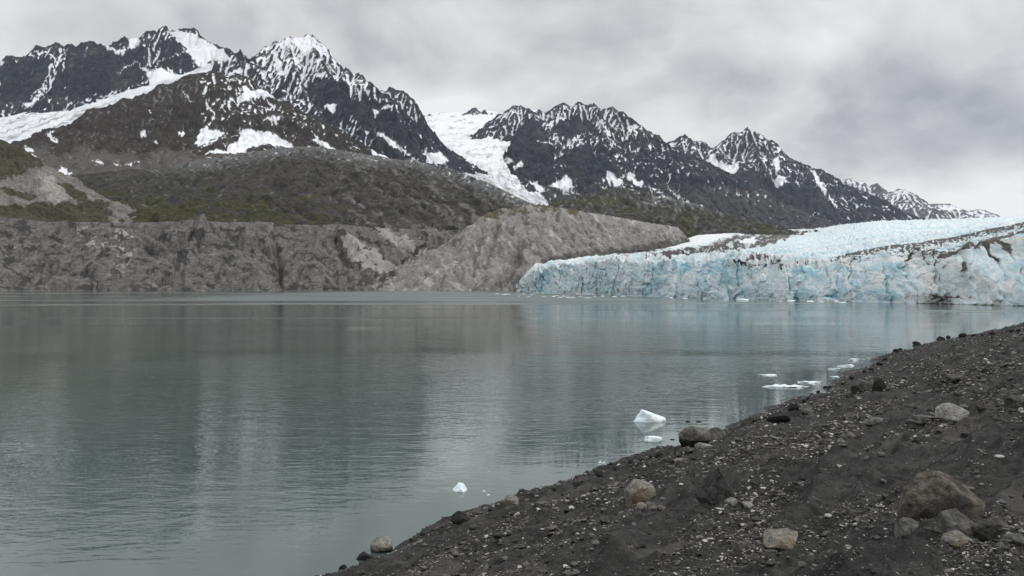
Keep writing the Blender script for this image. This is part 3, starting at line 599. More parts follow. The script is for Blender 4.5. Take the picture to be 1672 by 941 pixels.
# ------------------------------------------------------------------ shore and bank
SHORE = np.array([(-62, -52), (-30, -17), (-14.6, 3), (-4.3, 16.1), (-1.7, 20.0), (6.1, 28.8), (16.6, 43.4), (29.5, 62.8), (44, 80), (66, 99), (115, 135), (210, 190)], float)
def shore_d(x, y):
    d = np.full(x.shape, 1e9); sg = np.ones(x.shape)
    for i in range(len(SHORE) - 1):
        a, b = SHORE[i], SHORE[i + 1]; e = b - a; l2 = e @ e
        t0 = ((x - a[0]) * e[0] + (y - a[1]) * e[1]) / l2
        lo = -9 if i == 0 else 0; hi = 9 if i == len(SHORE) - 2 else 1
        t = np.clip(t0, lo, hi)
        q = np.hypot(x - a[0] - t * e[0], y - a[1] - t * e[1]); cr = (x - a[0]) * e[1] - (y - a[1]) * e[0]
        m = q < d; d = np.where(m, q, d); sg = np.where(m, np.sign(cr), sg)
    return d * sg
def bank_z(x, y, fine=True):
    x = np.asarray(x, float); y = np.asarray(y, float)
    d = shore_d(x, y); r = np.hypot(x, y)
    d = d + (.9 * gn2(x / 7, y / 7, 501) + .5 * gn2(x / 2.6, y / 2.6, 502)) * sst(3, 30, r) * 1.0 + .18 * gn2(x / .9, y / .9, 503)
    k = .336 - .10 * sst(35, 110, y)
    z = np.where(d < 0, d * .45, np.where(d < 13, k * d, k * 13 + (d - 13) * .06))
    on = sst(-.2, 1.6, d)
    # along-shore benches and hollows
    u = x * .611 + y * .792; w = x * .792 - y * .611
    z = z + on * (.16 * gn2(u / 9, w / 3.2, 510) + .07 * gn2(u / 2.6, w / 1.1, 511))
    tw = (w + .9 * gn2(u / 3.5, w / 2, 560) + .4 * gn2(u / .9, w / .6, 561)) / 1.3; tf = tw - np.floor(tw)
    z = z + on * .11 * (sst(.55, .95, tf) - tf) * sst(-.3, .3, gn2(u / 6, w / 3, 562))
    if fine:
        z = z + on * (.10 * (ridged(u / 2.2, w / .55, 4, 520) - .8) + .03 * fbm(x / .5, y / .5, 3, 530) + .012 * ridged(x / .16, y / .16, 2, 540) + .11 * np.maximum(0, fbm(x / .7, y / .7, 4, 545)))
    return z
def hit(px, py):
    """where the line of sight through a photo pixel meets the bank"""
    Y = np.geomspace(3.5, 140, 4000); x = (px - CX) / F * Y; zr = CH - (py - HY) / F * Y
    k = np.argmax(np.maximum(bank_z(x, Y), 0.) >= zr)
    zb = max(float(bank_z(x[k], Y[k])), 0.)
    return float(x[k]), float(Y[k]), zb
def build_bank():
    a1 = np.arctan((np.arange(330, 1790, 1.35) - CX) / F)
    ang = np.r_[np.linspace(-math.pi, a1[0], 70)[:-1], a1, np.linspace(a1[-1], math.pi, 70)[1:]]
    r = np.r_[.2, 1., 2., np.geomspace(3.2, 30, 560), np.geomspace(30.2, 150, 240), 200, 300]
    A, R = np.meshgrid(ang, r)
    X = R * np.sin(A); Y = R * np.cos(A); Z = bank_z(X, Y)
    m, q, B = material('dark gravelly till')
    p = q.pos(); ps = q.pos(scale=(1.0, 2.6, 2.6), rot=(0, 0, -.91))
    n = q.noise(p, .55, 6, .6); f = q.noise(p, 9, 8, .7); st = q.noise(ps, 1.6, 8, .68, .6)
    c = q.mix(q.sst(q.m('ADD', q.m('MULTIPLY', f, .45), q.m('MULTIPLY', st, .55)), .38, .62), (.0145, .0142, .014), (.048, .0468, .0452))
    c = q.mix(q.sst(n, .50, .64, 0, .8), c, (.0165, .016, .0155)); c = q.mix(q.sst(q.noise(ps, .35, 6, .6), .55, .68, 0, .75), c, (.074, .0715, .068))
    c = q.mix(q.m('MULTIPLY', q.sst(q.noise(p, 42, 4, .75), .60, .68), .8), c, (.17, .165, .155))
    c = q.mix(q.m('MULTIPLY', q.sst(q.noise(p, 16, 3, .7), .66, .72), .7), c, (.14, .135, .125))
    z = q.n('ShaderNodeSeparateXYZ'); q.set(z.inputs[0], p)
    dry = q.sst(q.m('ADD', z.outputs[2], q.m('MULTIPLY', q.m('SUBTRACT', f, .5), .1)), .02, .16)
    c = q.mix(dry, (.012, .011, .011), c)
    q.set(B.inputs['Base Color'], c); q.set(B.inputs['Roughness'], q.m('MULTIPLY_ADD', dry, .5, .42)); B.inputs['Specular IOR Level'].default_value = .2
    q.set(B.inputs['Normal'], q.bump(q.m('ADD', q.noise(p, 24, 8, .72), q.m('MULTIPLY', st, .8)), .9, .035))
    grid_obj('gravel_bank', X, Y, Z, {}, m, keep=Z > -1.2)
    # ground below everything, out past the mountains
    gm, q, B = material('lake bed silt'); q.set(B.inputs['Base Color'], q.mix(q.noise(q.pos(), .02, 5), (.08, .077, .07), (.14, .13, .12))); B.inputs['Roughness'].default_value = .9
    s = 9000.; g = raw_mesh('ground', np.array([(-s, -s * .08, -9), (s, -s * .08, -9), (s, s * 1.6, -9), (-s, s * 1.6, -9)]), np.array([[0, 1, 2, 3]]))
    link('ground', g, gm)['kind'] = 'structure'
    build_stones()
def build_moraines():
    till = terrain_mat('grey till', (.058, .055, .052), (.175, .165, .153), 14, veg=((.05, .045, .022), (.10, .082, .045)), pale=(.30, .29, .275), bump=.7, strata=.6, fine=.3, dark=(.048, .046, .044))
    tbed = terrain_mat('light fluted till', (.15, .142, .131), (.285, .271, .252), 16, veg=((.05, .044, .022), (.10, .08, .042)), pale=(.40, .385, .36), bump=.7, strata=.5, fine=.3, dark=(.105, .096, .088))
    slab = terrain_mat('pale bedrock with moss', (.13, .12, .11), (.27, .255, .235), 30, veg=((.04, .038, .02), (.075, .067, .034)), pale=(.36, .345, .32), bump=.9, strata=.6, fine=.3)
    # mossy hill at the left edge
    t = massif('hill', [[(-110,190,1000),(-40,212,1000),(0,227,1000),(20,235,1000),(40,243,1000),(52,250,1000),(70,266,1000),(100,290,1000),(120,303,1000),(140,316,1000),(165,334,1000),(190,349,1000),(215,360,1000),(260,380,1000)]],
        780, 1080, 22, res=1.2, s1=.8, s2=.45, L=60, unit=30, jag=2.0, spur=dict(every=90, drop=.5, length=120, spread=.7), px0=-110, px1=280, floor=25, gully=.16, gmax=12, ledge=2.2)
    wx, wy = wob(t, 6, 16)
    veg = np.maximum(.95 * (1 - sst(262, 300, wy + .35 * (wx - 40))), .9 * sst(-8, 6, poly_sd(wx, wy, [(90,292),(110,300),(150,328),(138,336),(110,318)])))
    veg = np.maximum(veg, sst(326, 338, wy + .05 * (wx - 60)) * .85 * (1 - sst(170, 190, wx)))
    veg = np.maximum(veg, .9 * sst(-6, 4, poly_sd(wx, wy, [(0,306),(30,312),(60,318),(58,324),(25,322),(0,314)]))) + .35 * fbm(wx / 22, wy / 7, 3, 4)
    pl = .75 * sst(-10, 8, poly_sd(wx, wy, [(60,276),(90,290),(125,325),(95,332),(60,310)])) + .35 * fbm(wx / 14, (wy - .3 * wx) / 6, 3, 6)
    finish('hill', t, slab, None, veg, pl)
    # long moraine on the far shore
    t = massif('moraine', [[(-110,352,800),(-40,350,800),(0,353,800),(40,357,800),(80,361,800),(130,362,800),(160,361,800),(200,363,800),(230,363,800),(262,361,800),(290,361,800),(308,358,790),(330,358,790),(345,361,790),(370,362,795),(400,361,800),(440,362,800),(470,365,800),(500,365,800),(520,367,800),(560,366,800),(600,370,810),(640,373,820),(680,373,830),(720,374,840),(760,376,850),(820,384,860)]],
        575, 860, 23, res=1.3, carve=[(5, 15, [(452,398),(456,425),(462,474)]), (7, 14, [(312,384),(292,398),(262,404),(232,408)]), (6, 12, [(548,384),(556,405),(568,430)]), (6, 6, [(395,392),(428,402),(446,418)]), (6, -7, [(332,360),(326,372),(318,384)]), (9, -6, [(332,376),(318,398),(300,430)]), (7, 6, [(250,380),(275,392),(300,412)]), (6, 5, [(70,440),(110,446),(150,440)]), (8, 6, [(0,376),(40,380),(80,392)]), (8, -5, [(120,380),(180,384),(230,396)]), (6, 5, [(660,400),(690,420),(700,440)]), (8, -6, [(560,384),(600,406),(650,436)])], s1=.62, s2=.30, L=40, unit=52, jag=1.2, spur=dict(every=44, drop=.40, length=120, spread=.9), px0=-110, px1=840, floor=-3, gully=.26, gmax=11, rough=.42, ledge=1.7, fade=6., gfine=.55, ecap=7., eamt=2.2,
        extra=[[(330,358,790),(318,372,755),(300,395,715),(285,425,670)], [(330,358,790),(355,385,730),(380,400,700),(420,430,650),(440,455,615)], [(500,365,800),(512,385,745),(510,410,700),(520,440,650)], [(560,384,760),(580,400,730),(610,425,690),(650,440,660)], [(0,353,800),(40,375,740),(90,395,700),(150,420,660),(190,445,630)], [(160,361,800),(190,380,745),(230,400,705),(270,430,660)]])
    wx, wy = wob(t, 7, 16)
    pl = .12 + .35 * fbm(wx / 30, (wy - .25 * wx) / 9, 4, 12)
    pl = np.maximum(pl, .95 * sst(-5, 4, poly_sd(wx, wy, [(552,382),(566,380),(590,396),(650,436),(636,448),(600,440),(572,424)])) + .2 * fbm(wx / 8, wy / 8, 2, 4))
    pl = np.maximum(pl, .7 * sst(-5, 4, poly_sd(wx, wy, [(600,368),(640,374),(700,412),(690,424),(650,404)])))
    pl = np.maximum(pl, .8 * sst(-8, 5, poly_sd(wx, wy, [(120,372),(170,370),(232,384),(205,398),(225,440),(160,460),(190,430),(130,400)])) * sst(-.1, .5, fbm(wx / 12, wy / 5, 3, 21)))
    dk = .9 * sst(.0, .45, fbm(wx / 26, (wy - .3 * wx) / 9, 4, 44)) - .1
    finish('moraine', t, till, None, None, pl, dk)
    # fluted moraine ridge beside the glacier
    t = massif('moraine', [[(668,482,600),(690,468,620),(702,452,640),(720,425,655),(740,400,665),(762,376,675),(785,354,690),(800,346,700),(818,340,715),(835,337,735),(850,334,750),(868,333,770),(880,332,785),(900,336,815),(920,339,845),(940,342,880),(965,347,930),(990,351,985),(1015,355,1040),(1040,360,1095),(1065,364,1150),(1090,368,1220),(1115,372,1300),(1135,378,1370),(1150,384,1410),(1200,390,1500)]],
        575, 1560, 24, res=1.5, carve=[(9, 11, [(846,400),(836,425),(822,448),(806,472)]), (8, 14, [(858,452),(842,466),(832,476)]), (6, 10, [(790,372),(775,405),(770,440)]), (5, 8, [(812,360),(800,395),(792,430)]), (4, 4, [(905,345),(925,375),(945,400)]), (4, 4, [(960,352),(985,380)]), (7, -6, [(824,440),(808,458),(800,474)])], s1=.78, s2=.46, L=60, unit=20, jag=1.4, spur=dict(every=60, drop=.62, length=95, spread=.35), px0=650, px1=1220, floor=-3, gully=.22, gmax=6, rough=.4, ledge=.5, fade=12., gfine=1.3, ecap=7., eamt=1.8,
        extra=[[(868,333,770),(856,360,730),(850,395,690),(842,435,640),(838,475,600)], [(800,346,700),(790,385,668),(772,425,635),(752,474,600)], [(835,337,735),(825,380,685),(815,425,640),(806,476,598)], [(762,376,675),(740,420,640),(712,472,605)]])
    wx, wy = wob(t, 6, 14)
    crest = np.interp(t['px'], [700, 785, 880, 990, 1100, 1150], [455, 354, 332, 351, 370, 384])
    veg = .75 * (1 - sst(2, 22, wy - crest)) * sst(770, 800, wx) * (1 - sst(930, 990, wx)) + .75 * fbm(wx / 16, wy / 7, 4, 7) * (wy - crest < 40) - .1
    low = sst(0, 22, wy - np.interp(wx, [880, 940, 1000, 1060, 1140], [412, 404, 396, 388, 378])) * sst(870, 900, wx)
    pl = .25 + .5 * fbm(wx / 9 - wy / 10, wy / 40 + wx / 50, 4, 31) - .8 * low
    pl = np.clip(pl, -.5, .75)
    dk = 1.1 * low + .5 * sst(-8, 6, poly_sd(wx, wy, [(838,400),(860,420),(858,450),(836,474),(800,474),(822,440)])) + .35 * sst(.1, .5, fbm(wx / 7 - wy / 9, wy / 30 + wx / 40, 4, 36))  # polygon: dark wet till plus the hollow's shade painted into the colour
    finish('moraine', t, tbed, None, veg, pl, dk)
# ------------------------------------------------------------------ glacier
GB = [(800, 478.0), (838, 478.0), (870, 479.5), (1000, 483.2), (1200, 488.2), (1400, 493.2), (1560, 497.), (1672, 500), (1850, 505), (2150, 513)]
def ice_mat():
    m, q, B = material('glacier ice')
    p = q.pos(); pz = q.pos(scale=(1, 1, .35))
    n = q.noise(p, .09, 7, .62); f = q.noise(pz, .35, 8, .68)
    c = q.mix(q.sst(n, .38, .62), (.43, .58, .63), (.62, .72, .752))
    c = q.mix(q.sst(q.attr('crust'), .25, .8), c, (.72, .745, .755))
    c = q.mix(q.sst(q.m('ADD', q.attr('blue'), q.m('MULTIPLY', q.m('SUBTRACT', f, .5), .8)), .35, 1.0), c, (.24, .45, .54))
    d = q.m('ADD', q.attr('dirt'), q.m('MULTIPLY', q.m('SUBTRACT', q.noise(p, .55, 8, .7), .5), 1.1))
    c = q.mix(q.sst(d, .22, .62, 0, .55), c, (.30, .275, .245))
    c = q.mix(q.sst(d, .6, .85), c, q.mix(q.sst(f, .4, .65), (.022, .02, .019), (.07, .062, .055)))
    q.set(B.inputs['Base Color'], c); B.inputs['Roughness'].default_value = .55; B.inputs['Specular IOR Level'].default_value = .25
    h = q.m('ADD', q.noise(p, .4, 10, .68), q.m('MULTIPLY', q.noise(pz, 1.1, 8, .72, .5), .6))
    q.set(B.inputs['Normal'], q.bump(h, .85, 1.5))
    return m
def build_glacier():
    us = np.r_[np.arange(843, 1700, .95), np.arange(1700, 2150, 2.6)]
    nw, nt = 100, 420
    gb = interp(us, GB); Yb = F * CH / (gb - HY)
    top = interp(us, [(815,478),(838,472),(852,460),(868,444),(880,437),(900,434),(930,432),(960,428),(1000,425),(1040,427),(1100,425),(1150,426),(1200,427),(1240,430),(1300,432),(1340,434),(1370,428),(1400,420),(1440,413),(1500,408),(1560,405),(1620,398),(1672,390),(1850,372)])
    lean = interp(us, [(822, 4), (1000, 7), (1300, 9), (1450, 16), (1672, 22), (1850, 26)])
    Yt = Yb + lean
    v = np.linspace(0, 1, nw)[:, None]
    Yw = Yb + (Yt - Yb) * v ** 1.5
    zt = CH + (HY - top) / F * Yt
    Zw = -.6 + (zt + .6) * (1 - (1 - v) ** 1.12)
    Xw = (us - CX) / F * Yw
    # top: rows from the lip back up the valley
    Yfar = interp(us, [(822, 640), (900, 800), (960, 1000), (1040, 1300), (1120, 1700), (1200, 2400), (1300, 3600), (1400, 4400), (1850, 4800)])
    tau = np.linspace(0, 1, nt + 1)[1:, None]
    Yp = Yt * (Yfar / Yt) ** tau
    far = interp(us, [(822,480),(846,470),(852,462),(868,446),(882,436),(930,424),(1000,413),(1060,404),(1100,397),(1140,384),(1190,378),(1260,376),(1330,374),(1380,368),(1430,363),(1500,361),(1560,359.5),(1620,357),(1672,355),(1850,350)])
    pyl = top + (far - top) * tau ** .72
    crest = interp(us, [(1300, 431), (1340, 427), (1380, 415), (1440, 402), (1500, 397), (1530, 391), (1560, 387), (1600, 377), (1640, 369), (1672, 362.5), (1760, 345), (1850, 330)])
    wr = sst(1320, 1400, us)
    tc = .085
    rid = top + (crest - top) * np.clip(tau / tc, 0, 1) ** .9
    back = crest + 9 * sst(0, .05, tau - tc)
    base2 = np.where(tau < tc, rid, back + (far - back) * sst(-.25, 1, (tau - tc) / (1 - tc)) ** 1.0)
    k0 = sst(-.25, 1, np.zeros(1))[0]
    base2 = np.where(tau < tc, rid, back + (far - back) * (sst(-.25, 1, (tau - tc) / (1 - tc)) - k0) / (1 - k0))
    pyl = pyl * (1 - wr) + base2 * wr
    Zp = CH + (HY - pyl) / F * Yp; Xp = (us - CX) / F * Yp
    X = np.concatenate([Xw, Xp]); Y = np.concatenate([Yw, Yp]); Z = np.concatenate([Zw, Zp])
    isw = np.concatenate([np.ones((nw, 1)), np.zeros((nt, 1))]) + 0 * X
    vv = np.concatenate([v, np.ones((nt, 1))]) + 0 * X
    tt = np.concatenate([np.zeros((nw, 1)), tau]) + 0 * X
    px, py = proj(X, Y, Z)
    px0, py0 = px.copy(), py.copy()
    # --- wall: fractured blocks. arc length along the front
    s = np.r_[0, np.cumsum(np.hypot(np.diff(Xw[0]), np.diff(Yb)))] + 0 * X
    zz = Z
    wp = 2.2 * fbm(s / 11, zz / 11, 4, 101); wq = 2.2 * fbm(s / 11 + 50, zz / 11, 4, 105)
    f1, f2, cid = voro((s + wp + .25 * zz) / 8.5, (zz + wq) / 17., 110)
    g1, g2, cid2 = voro((s + wp * 1.3 - .3 * zz) / 4., (zz + wq * 1.2) / 5., 120)
    mk = sst(-.25, .3, fbm(s / 16, zz / 16, 2, 125)); mk2 = sst(-.1, .35, fbm(s / 9, zz / 9, 2, 127))
    crack = np.exp(-((f2 - f1) / .075) ** 2) * mk; crack2 = np.exp(-((g2 - g1) / .08) ** 2) * mk2
    flute = np.abs(gn2((s + wp * 1.2) / 6.5, zz / 30, 131)); flute2 = np.abs(gn2((s + wp) / 2.3, zz / 10, 133))
    big = fbm(s / 34, zz / 60, 3, 140)
    scal = ridged((s + .5 * zz) / 7, zz / 4.5, 4, 151, .45) - .9
    off = 5.5 * big + 2.6 * (cid - .5) * mk + 1.0 * (cid2 - .5) * mk2 + 1.1 * fbm(s / 5, zz / 7, 4, 155, .55) - 3.0 * flute - .5 * flute2 - 1.3 * crack - .5 * crack2 - .6 * scal + .25 * fbm(s / 1.6, zz / 1.6, 4, 150)
    # long sloping ice benches that cross the wall
    bn = (zz + .22 * s + 4 * fbm(s / 25, zz / 18, 3, 160)) / 7.5; fb = bn - np.floor(bn)
    off += 1.9 * (fb - .5) * sst(-.3, .4, gn2(s / 30, zz / 12, 166))
    fall = sst(0, .06, vv) * .55 + .45
    Yw2 = Y - off * fall * (isw > 0)
    # --- top surface: seracs and crevasses
    wpx = 7 * fbm(X / 40, Y / 40, 3, 201)
    size = 9 + 16 * sst(.1, .8, tt)
    a = .55; xr = X * math.cos(a) - Y * math.sin(a); yr = X * math.sin(a) + Y * math.cos(a)
    def serac(sc, asp, sd):
        h1, h2, hc = voro((xr + wpx) / (sc * asp), (yr + wpx) / sc, sd)
        return np.exp(-((h2 - h1) / .16) ** 2), np.clip(.95 - 1.15 * h1 + .5 * (hc - .5), -.3, 1.1)
    c1, r1 = serac(9., 1.7, 210); c2, r2 = serac(21., 2.0, 220); c3, r3 = serac(4.2, 1.3, 230)
    near = 1 - sst(.25, .6, tt)
    amp = .9 + .0011 * Y
    relief = amp * (near * (.75 * (r1 - .5) - 1.0 * c1 + .45 * (r3 - .5) - .5 * c3) + 1.1 * (r2 - .5) - 1.4 * c2) + .6 * amp * fbm(X / 6, Y / 6, 3, 240) + amp * 1.6 * fbm(X / 60, Y / 60, 3, 244)
    lipfade = sst(0, .015, tt)
    dirtzone = wr * (1 - sst(tc * 1.3, tc * 3.0, tt))
    relief *= (1 - .88 * dirtzone)
    smooth_left = 1 - .85 * sst(960, 1040, px0) * (1 - sst(1290, 1340, px0)) * (1 - sst(414, 424, py0))
    relief *= smooth_left
    relief += amp * .9 * (ridged((X + wpx) / 9, (Y + wpx) / 5, 4, 260, .55) - .9) * (.35 + .65 * near) * (1 - .85 * dirtzone)
    # carry the lip's jagged outline from the wall onto the first top rows
    lipz = 1.7 * (cid[nw - 1] - .5) + .9 * (cid2[nw - 1] - .5) + 1.0 * fbm(s[nw - 1] / 5, 0, 3, 250)
    lipw = sst(.72, 1, vv) * isw + (1 - isw) * (1 - sst(0, .05, tt))
    Z2 = Z + relief * (1 - isw) * lipfade + lipz * lipw
    Yo = off[nw - 1] * (1 - sst(0, .03, tt))
    Y2 = np.where(isw > 0, Yw2, Y - Yo)
    Z2 = np.maximum(Z2, -1.)
    # --- colours kept in attributes
    wx = px0 + 5 * fbm(px0 / 10, py0 / 6, 4, 301); wy = py0 + 3.5 * fbm(px0 / 9 + 30, py0 / 6, 4, 305)
    blue = np.where(isw > 0, .6 * crack + .3 * crack2 + .5 * np.clip(.5 - cid, 0, 1) * mk + .4 * sst(.2, -.3, big) + .3 * sst(.15, -.3, scal) - .08 + .35 * sst(1060, 1200, wx) * (1 - sst(1260, 1380, wx)) * sst(.45, .8, vv), .55 * c1 * near + .6 * c2 + .45 * c3 * near + .25 * (r2 - .5) + .1)
    crust = np.where(isw > 0, .25 + .5 * sst(.86, 1, vv) + .8 * (cid2 - .5) * mk2 + .5 * scal, .45 - .5 * c1 * near + .5 * (r1 - .5) + .25 * fbm(X / 30, Y / 30, 3, 310))
    dirt = np.zeros(X.shape)
    P = lambda poly, a=-5, b=4: sst(a, b, poly_sd(wx, wy, poly))
    n3 = fbm(wx / 9, wy / 4, 3, 320)
    # right medial moraine crest and the dirty slope below it
    cl = np.interp(wx, [1320, 1380, 1440, 1500, 1530, 1560, 1600, 1640, 1672, 1800], [431, 416, 402, 397, 391, 387, 377, 369, 362, 330])
    under = wy - cl
    n4 = fbm(px0 / 5, py0 / 2.6, 4, 325); wr = wr * (1 - sst(tc * 1.02, tc * 1.2, tt))
    dirt += wr * (1.0 * (1 - sst(3, 8, under)) * (under > -7) * (.8 + .7 * n4) + .62 * (1 - sst(8, 32, under)) * (under > -7) * (.7 + 1.3 * n4))
    dirt += .78 * (1 - sst(2.5, 6.5, line_d(wx, wy, [(1540,418),(1560,408),(1590,402),(1606,402),(1640,390),(1680,376)])))
    dirt += .52 * sst(1330, 1460, wx) * (isw > 0) * sst(-.3, .5, fbm(s / 16, zz / 12, 4, 340))
    # vertical streaks of mud that run down the cracks below the crest
    dirt += .75 * sst(1370, 1440, wx) * (isw > 0) * sst(.30, .9, vv) * crack * sst(.1, .5, fbm(s / 14, zz / 30, 2, 330) + .25)
    dirt += .5 * (isw > 0) * crack * sst(.25, .5, fbm(s / 18, zz / 40, 2, 333)) * sst(.1, .5, vv)
    dirt += .55 * (isw > 0) * (1 - sst(.04, .12, np.abs(gn2((s + 3.2 * fbm(s / 7, zz / 12, 3, 350)) / 9., zz / 60, 352)) / .35)) * sst(.05, .4, fbm(s / 20, zz / 30, 2, 354) + .12) * sst(.15, .6, vv)
    dirt += .85 * P([(1190,426),(1240,420),(1330,424),(1350,432),(1300,436),(1240,438),(1190,436)], -9, 10) * (.75 + .9 * n3)
    # dirty foot of the wall on the right, dark waterline
    dirt += .42 * P([(1480,484),(1510,478),(1560,480),(1590,486),(1570,496),(1510,494)], -4, 6) * (.8 + .8 * n3)
    dirt += 1.1 * (isw > 0) * (1 - sst(.015, .05, vv)) * sst(-.1, .35, fbm(s / 12, 0 * s, 3, 336) + .2 * sst(1250, 1500, wx))
    # left end mixed with till
    dirt += .7 * (1 - sst(850, 892, wx + .5 * (470 - wy))) * (.7 + n3)
    dirt += .75 * P([(985,424),(1060,414),(1120,404),(1130,416),(1060,426),(1000,430)], -6, 5) * (.45 + 1.1 * n3)
    # left lateral debris band
    dirt += 1.1 * P([(1060,418),(1100,410),(1150,402),(1190,386),(1230,380),(1330,377),(1300,384),(1250,402),(1180,414),(1110,418)]) * (.85 + .6 * n3)
    dirt += .95 * P([(1000,418),(1040,408),(1110,394),(1150,380),(1160,386),(1110,404),(1060,412)], -5, 3) * (.8 + .5 * n3)
    # clean snow tongues inside the band
    for poly in [[(1090,404),(1140,382),(1180,378),(1190,384),(1150,396),(1110,406)], [(1205,394),(1225,388),(1240,392),(1222,400)], [(1150,376),(1270,374),(1270,378),(1160,380)]]:
        k = P(poly, -4, 3); dirt -= .8 * k; crust += .6 * k
    blue -= .5 * np.clip(dirt, 0, 1)
    o = grid_obj('glacier', X, Y2, Z2, dict(blue=blue, crust=crust, dirt=dirt), ice_mat())
    # brash ice in front of the left part of the face
    rs = np.random.RandomState(5)
    ice = floe_mat(); first = None
    meshes = [rock_mesh('brash_ice', 400 + i, 2, (1, .8, .4), 7, .25, .12, ice) for i in range(4)]
    for i in range(46):
        u = rs.uniform(800, 1010) if i < 30 else rs.uniform(1010, 1380)
        base = np.interp(u, [p[0] for p in GB], [p[1] for p in GB])
        y = base + (rs.uniform(.8, 6.5) if u < 960 else rs.uniform(.6, 2.2))
        Yd = F * CH / (y - HY); r = rs.uniform(.25, .9) * (1.6 if rs.rand() < .2 else 1)
        o = link('brash_ice', meshes[i % 4], None, loc=((u - CX) / F * Yd, Yd, .02)); o.scale = (r * rs.uniform(1, 2.6), r, r * rs.uniform(.5, .9)); o.rotation_euler = (0, 0, rs.uniform(-.5, .5))
        tag(o, 'small white lump of ice drifting on the water close to the glacier front', 'ice', 'brash ice in front of the glacier')
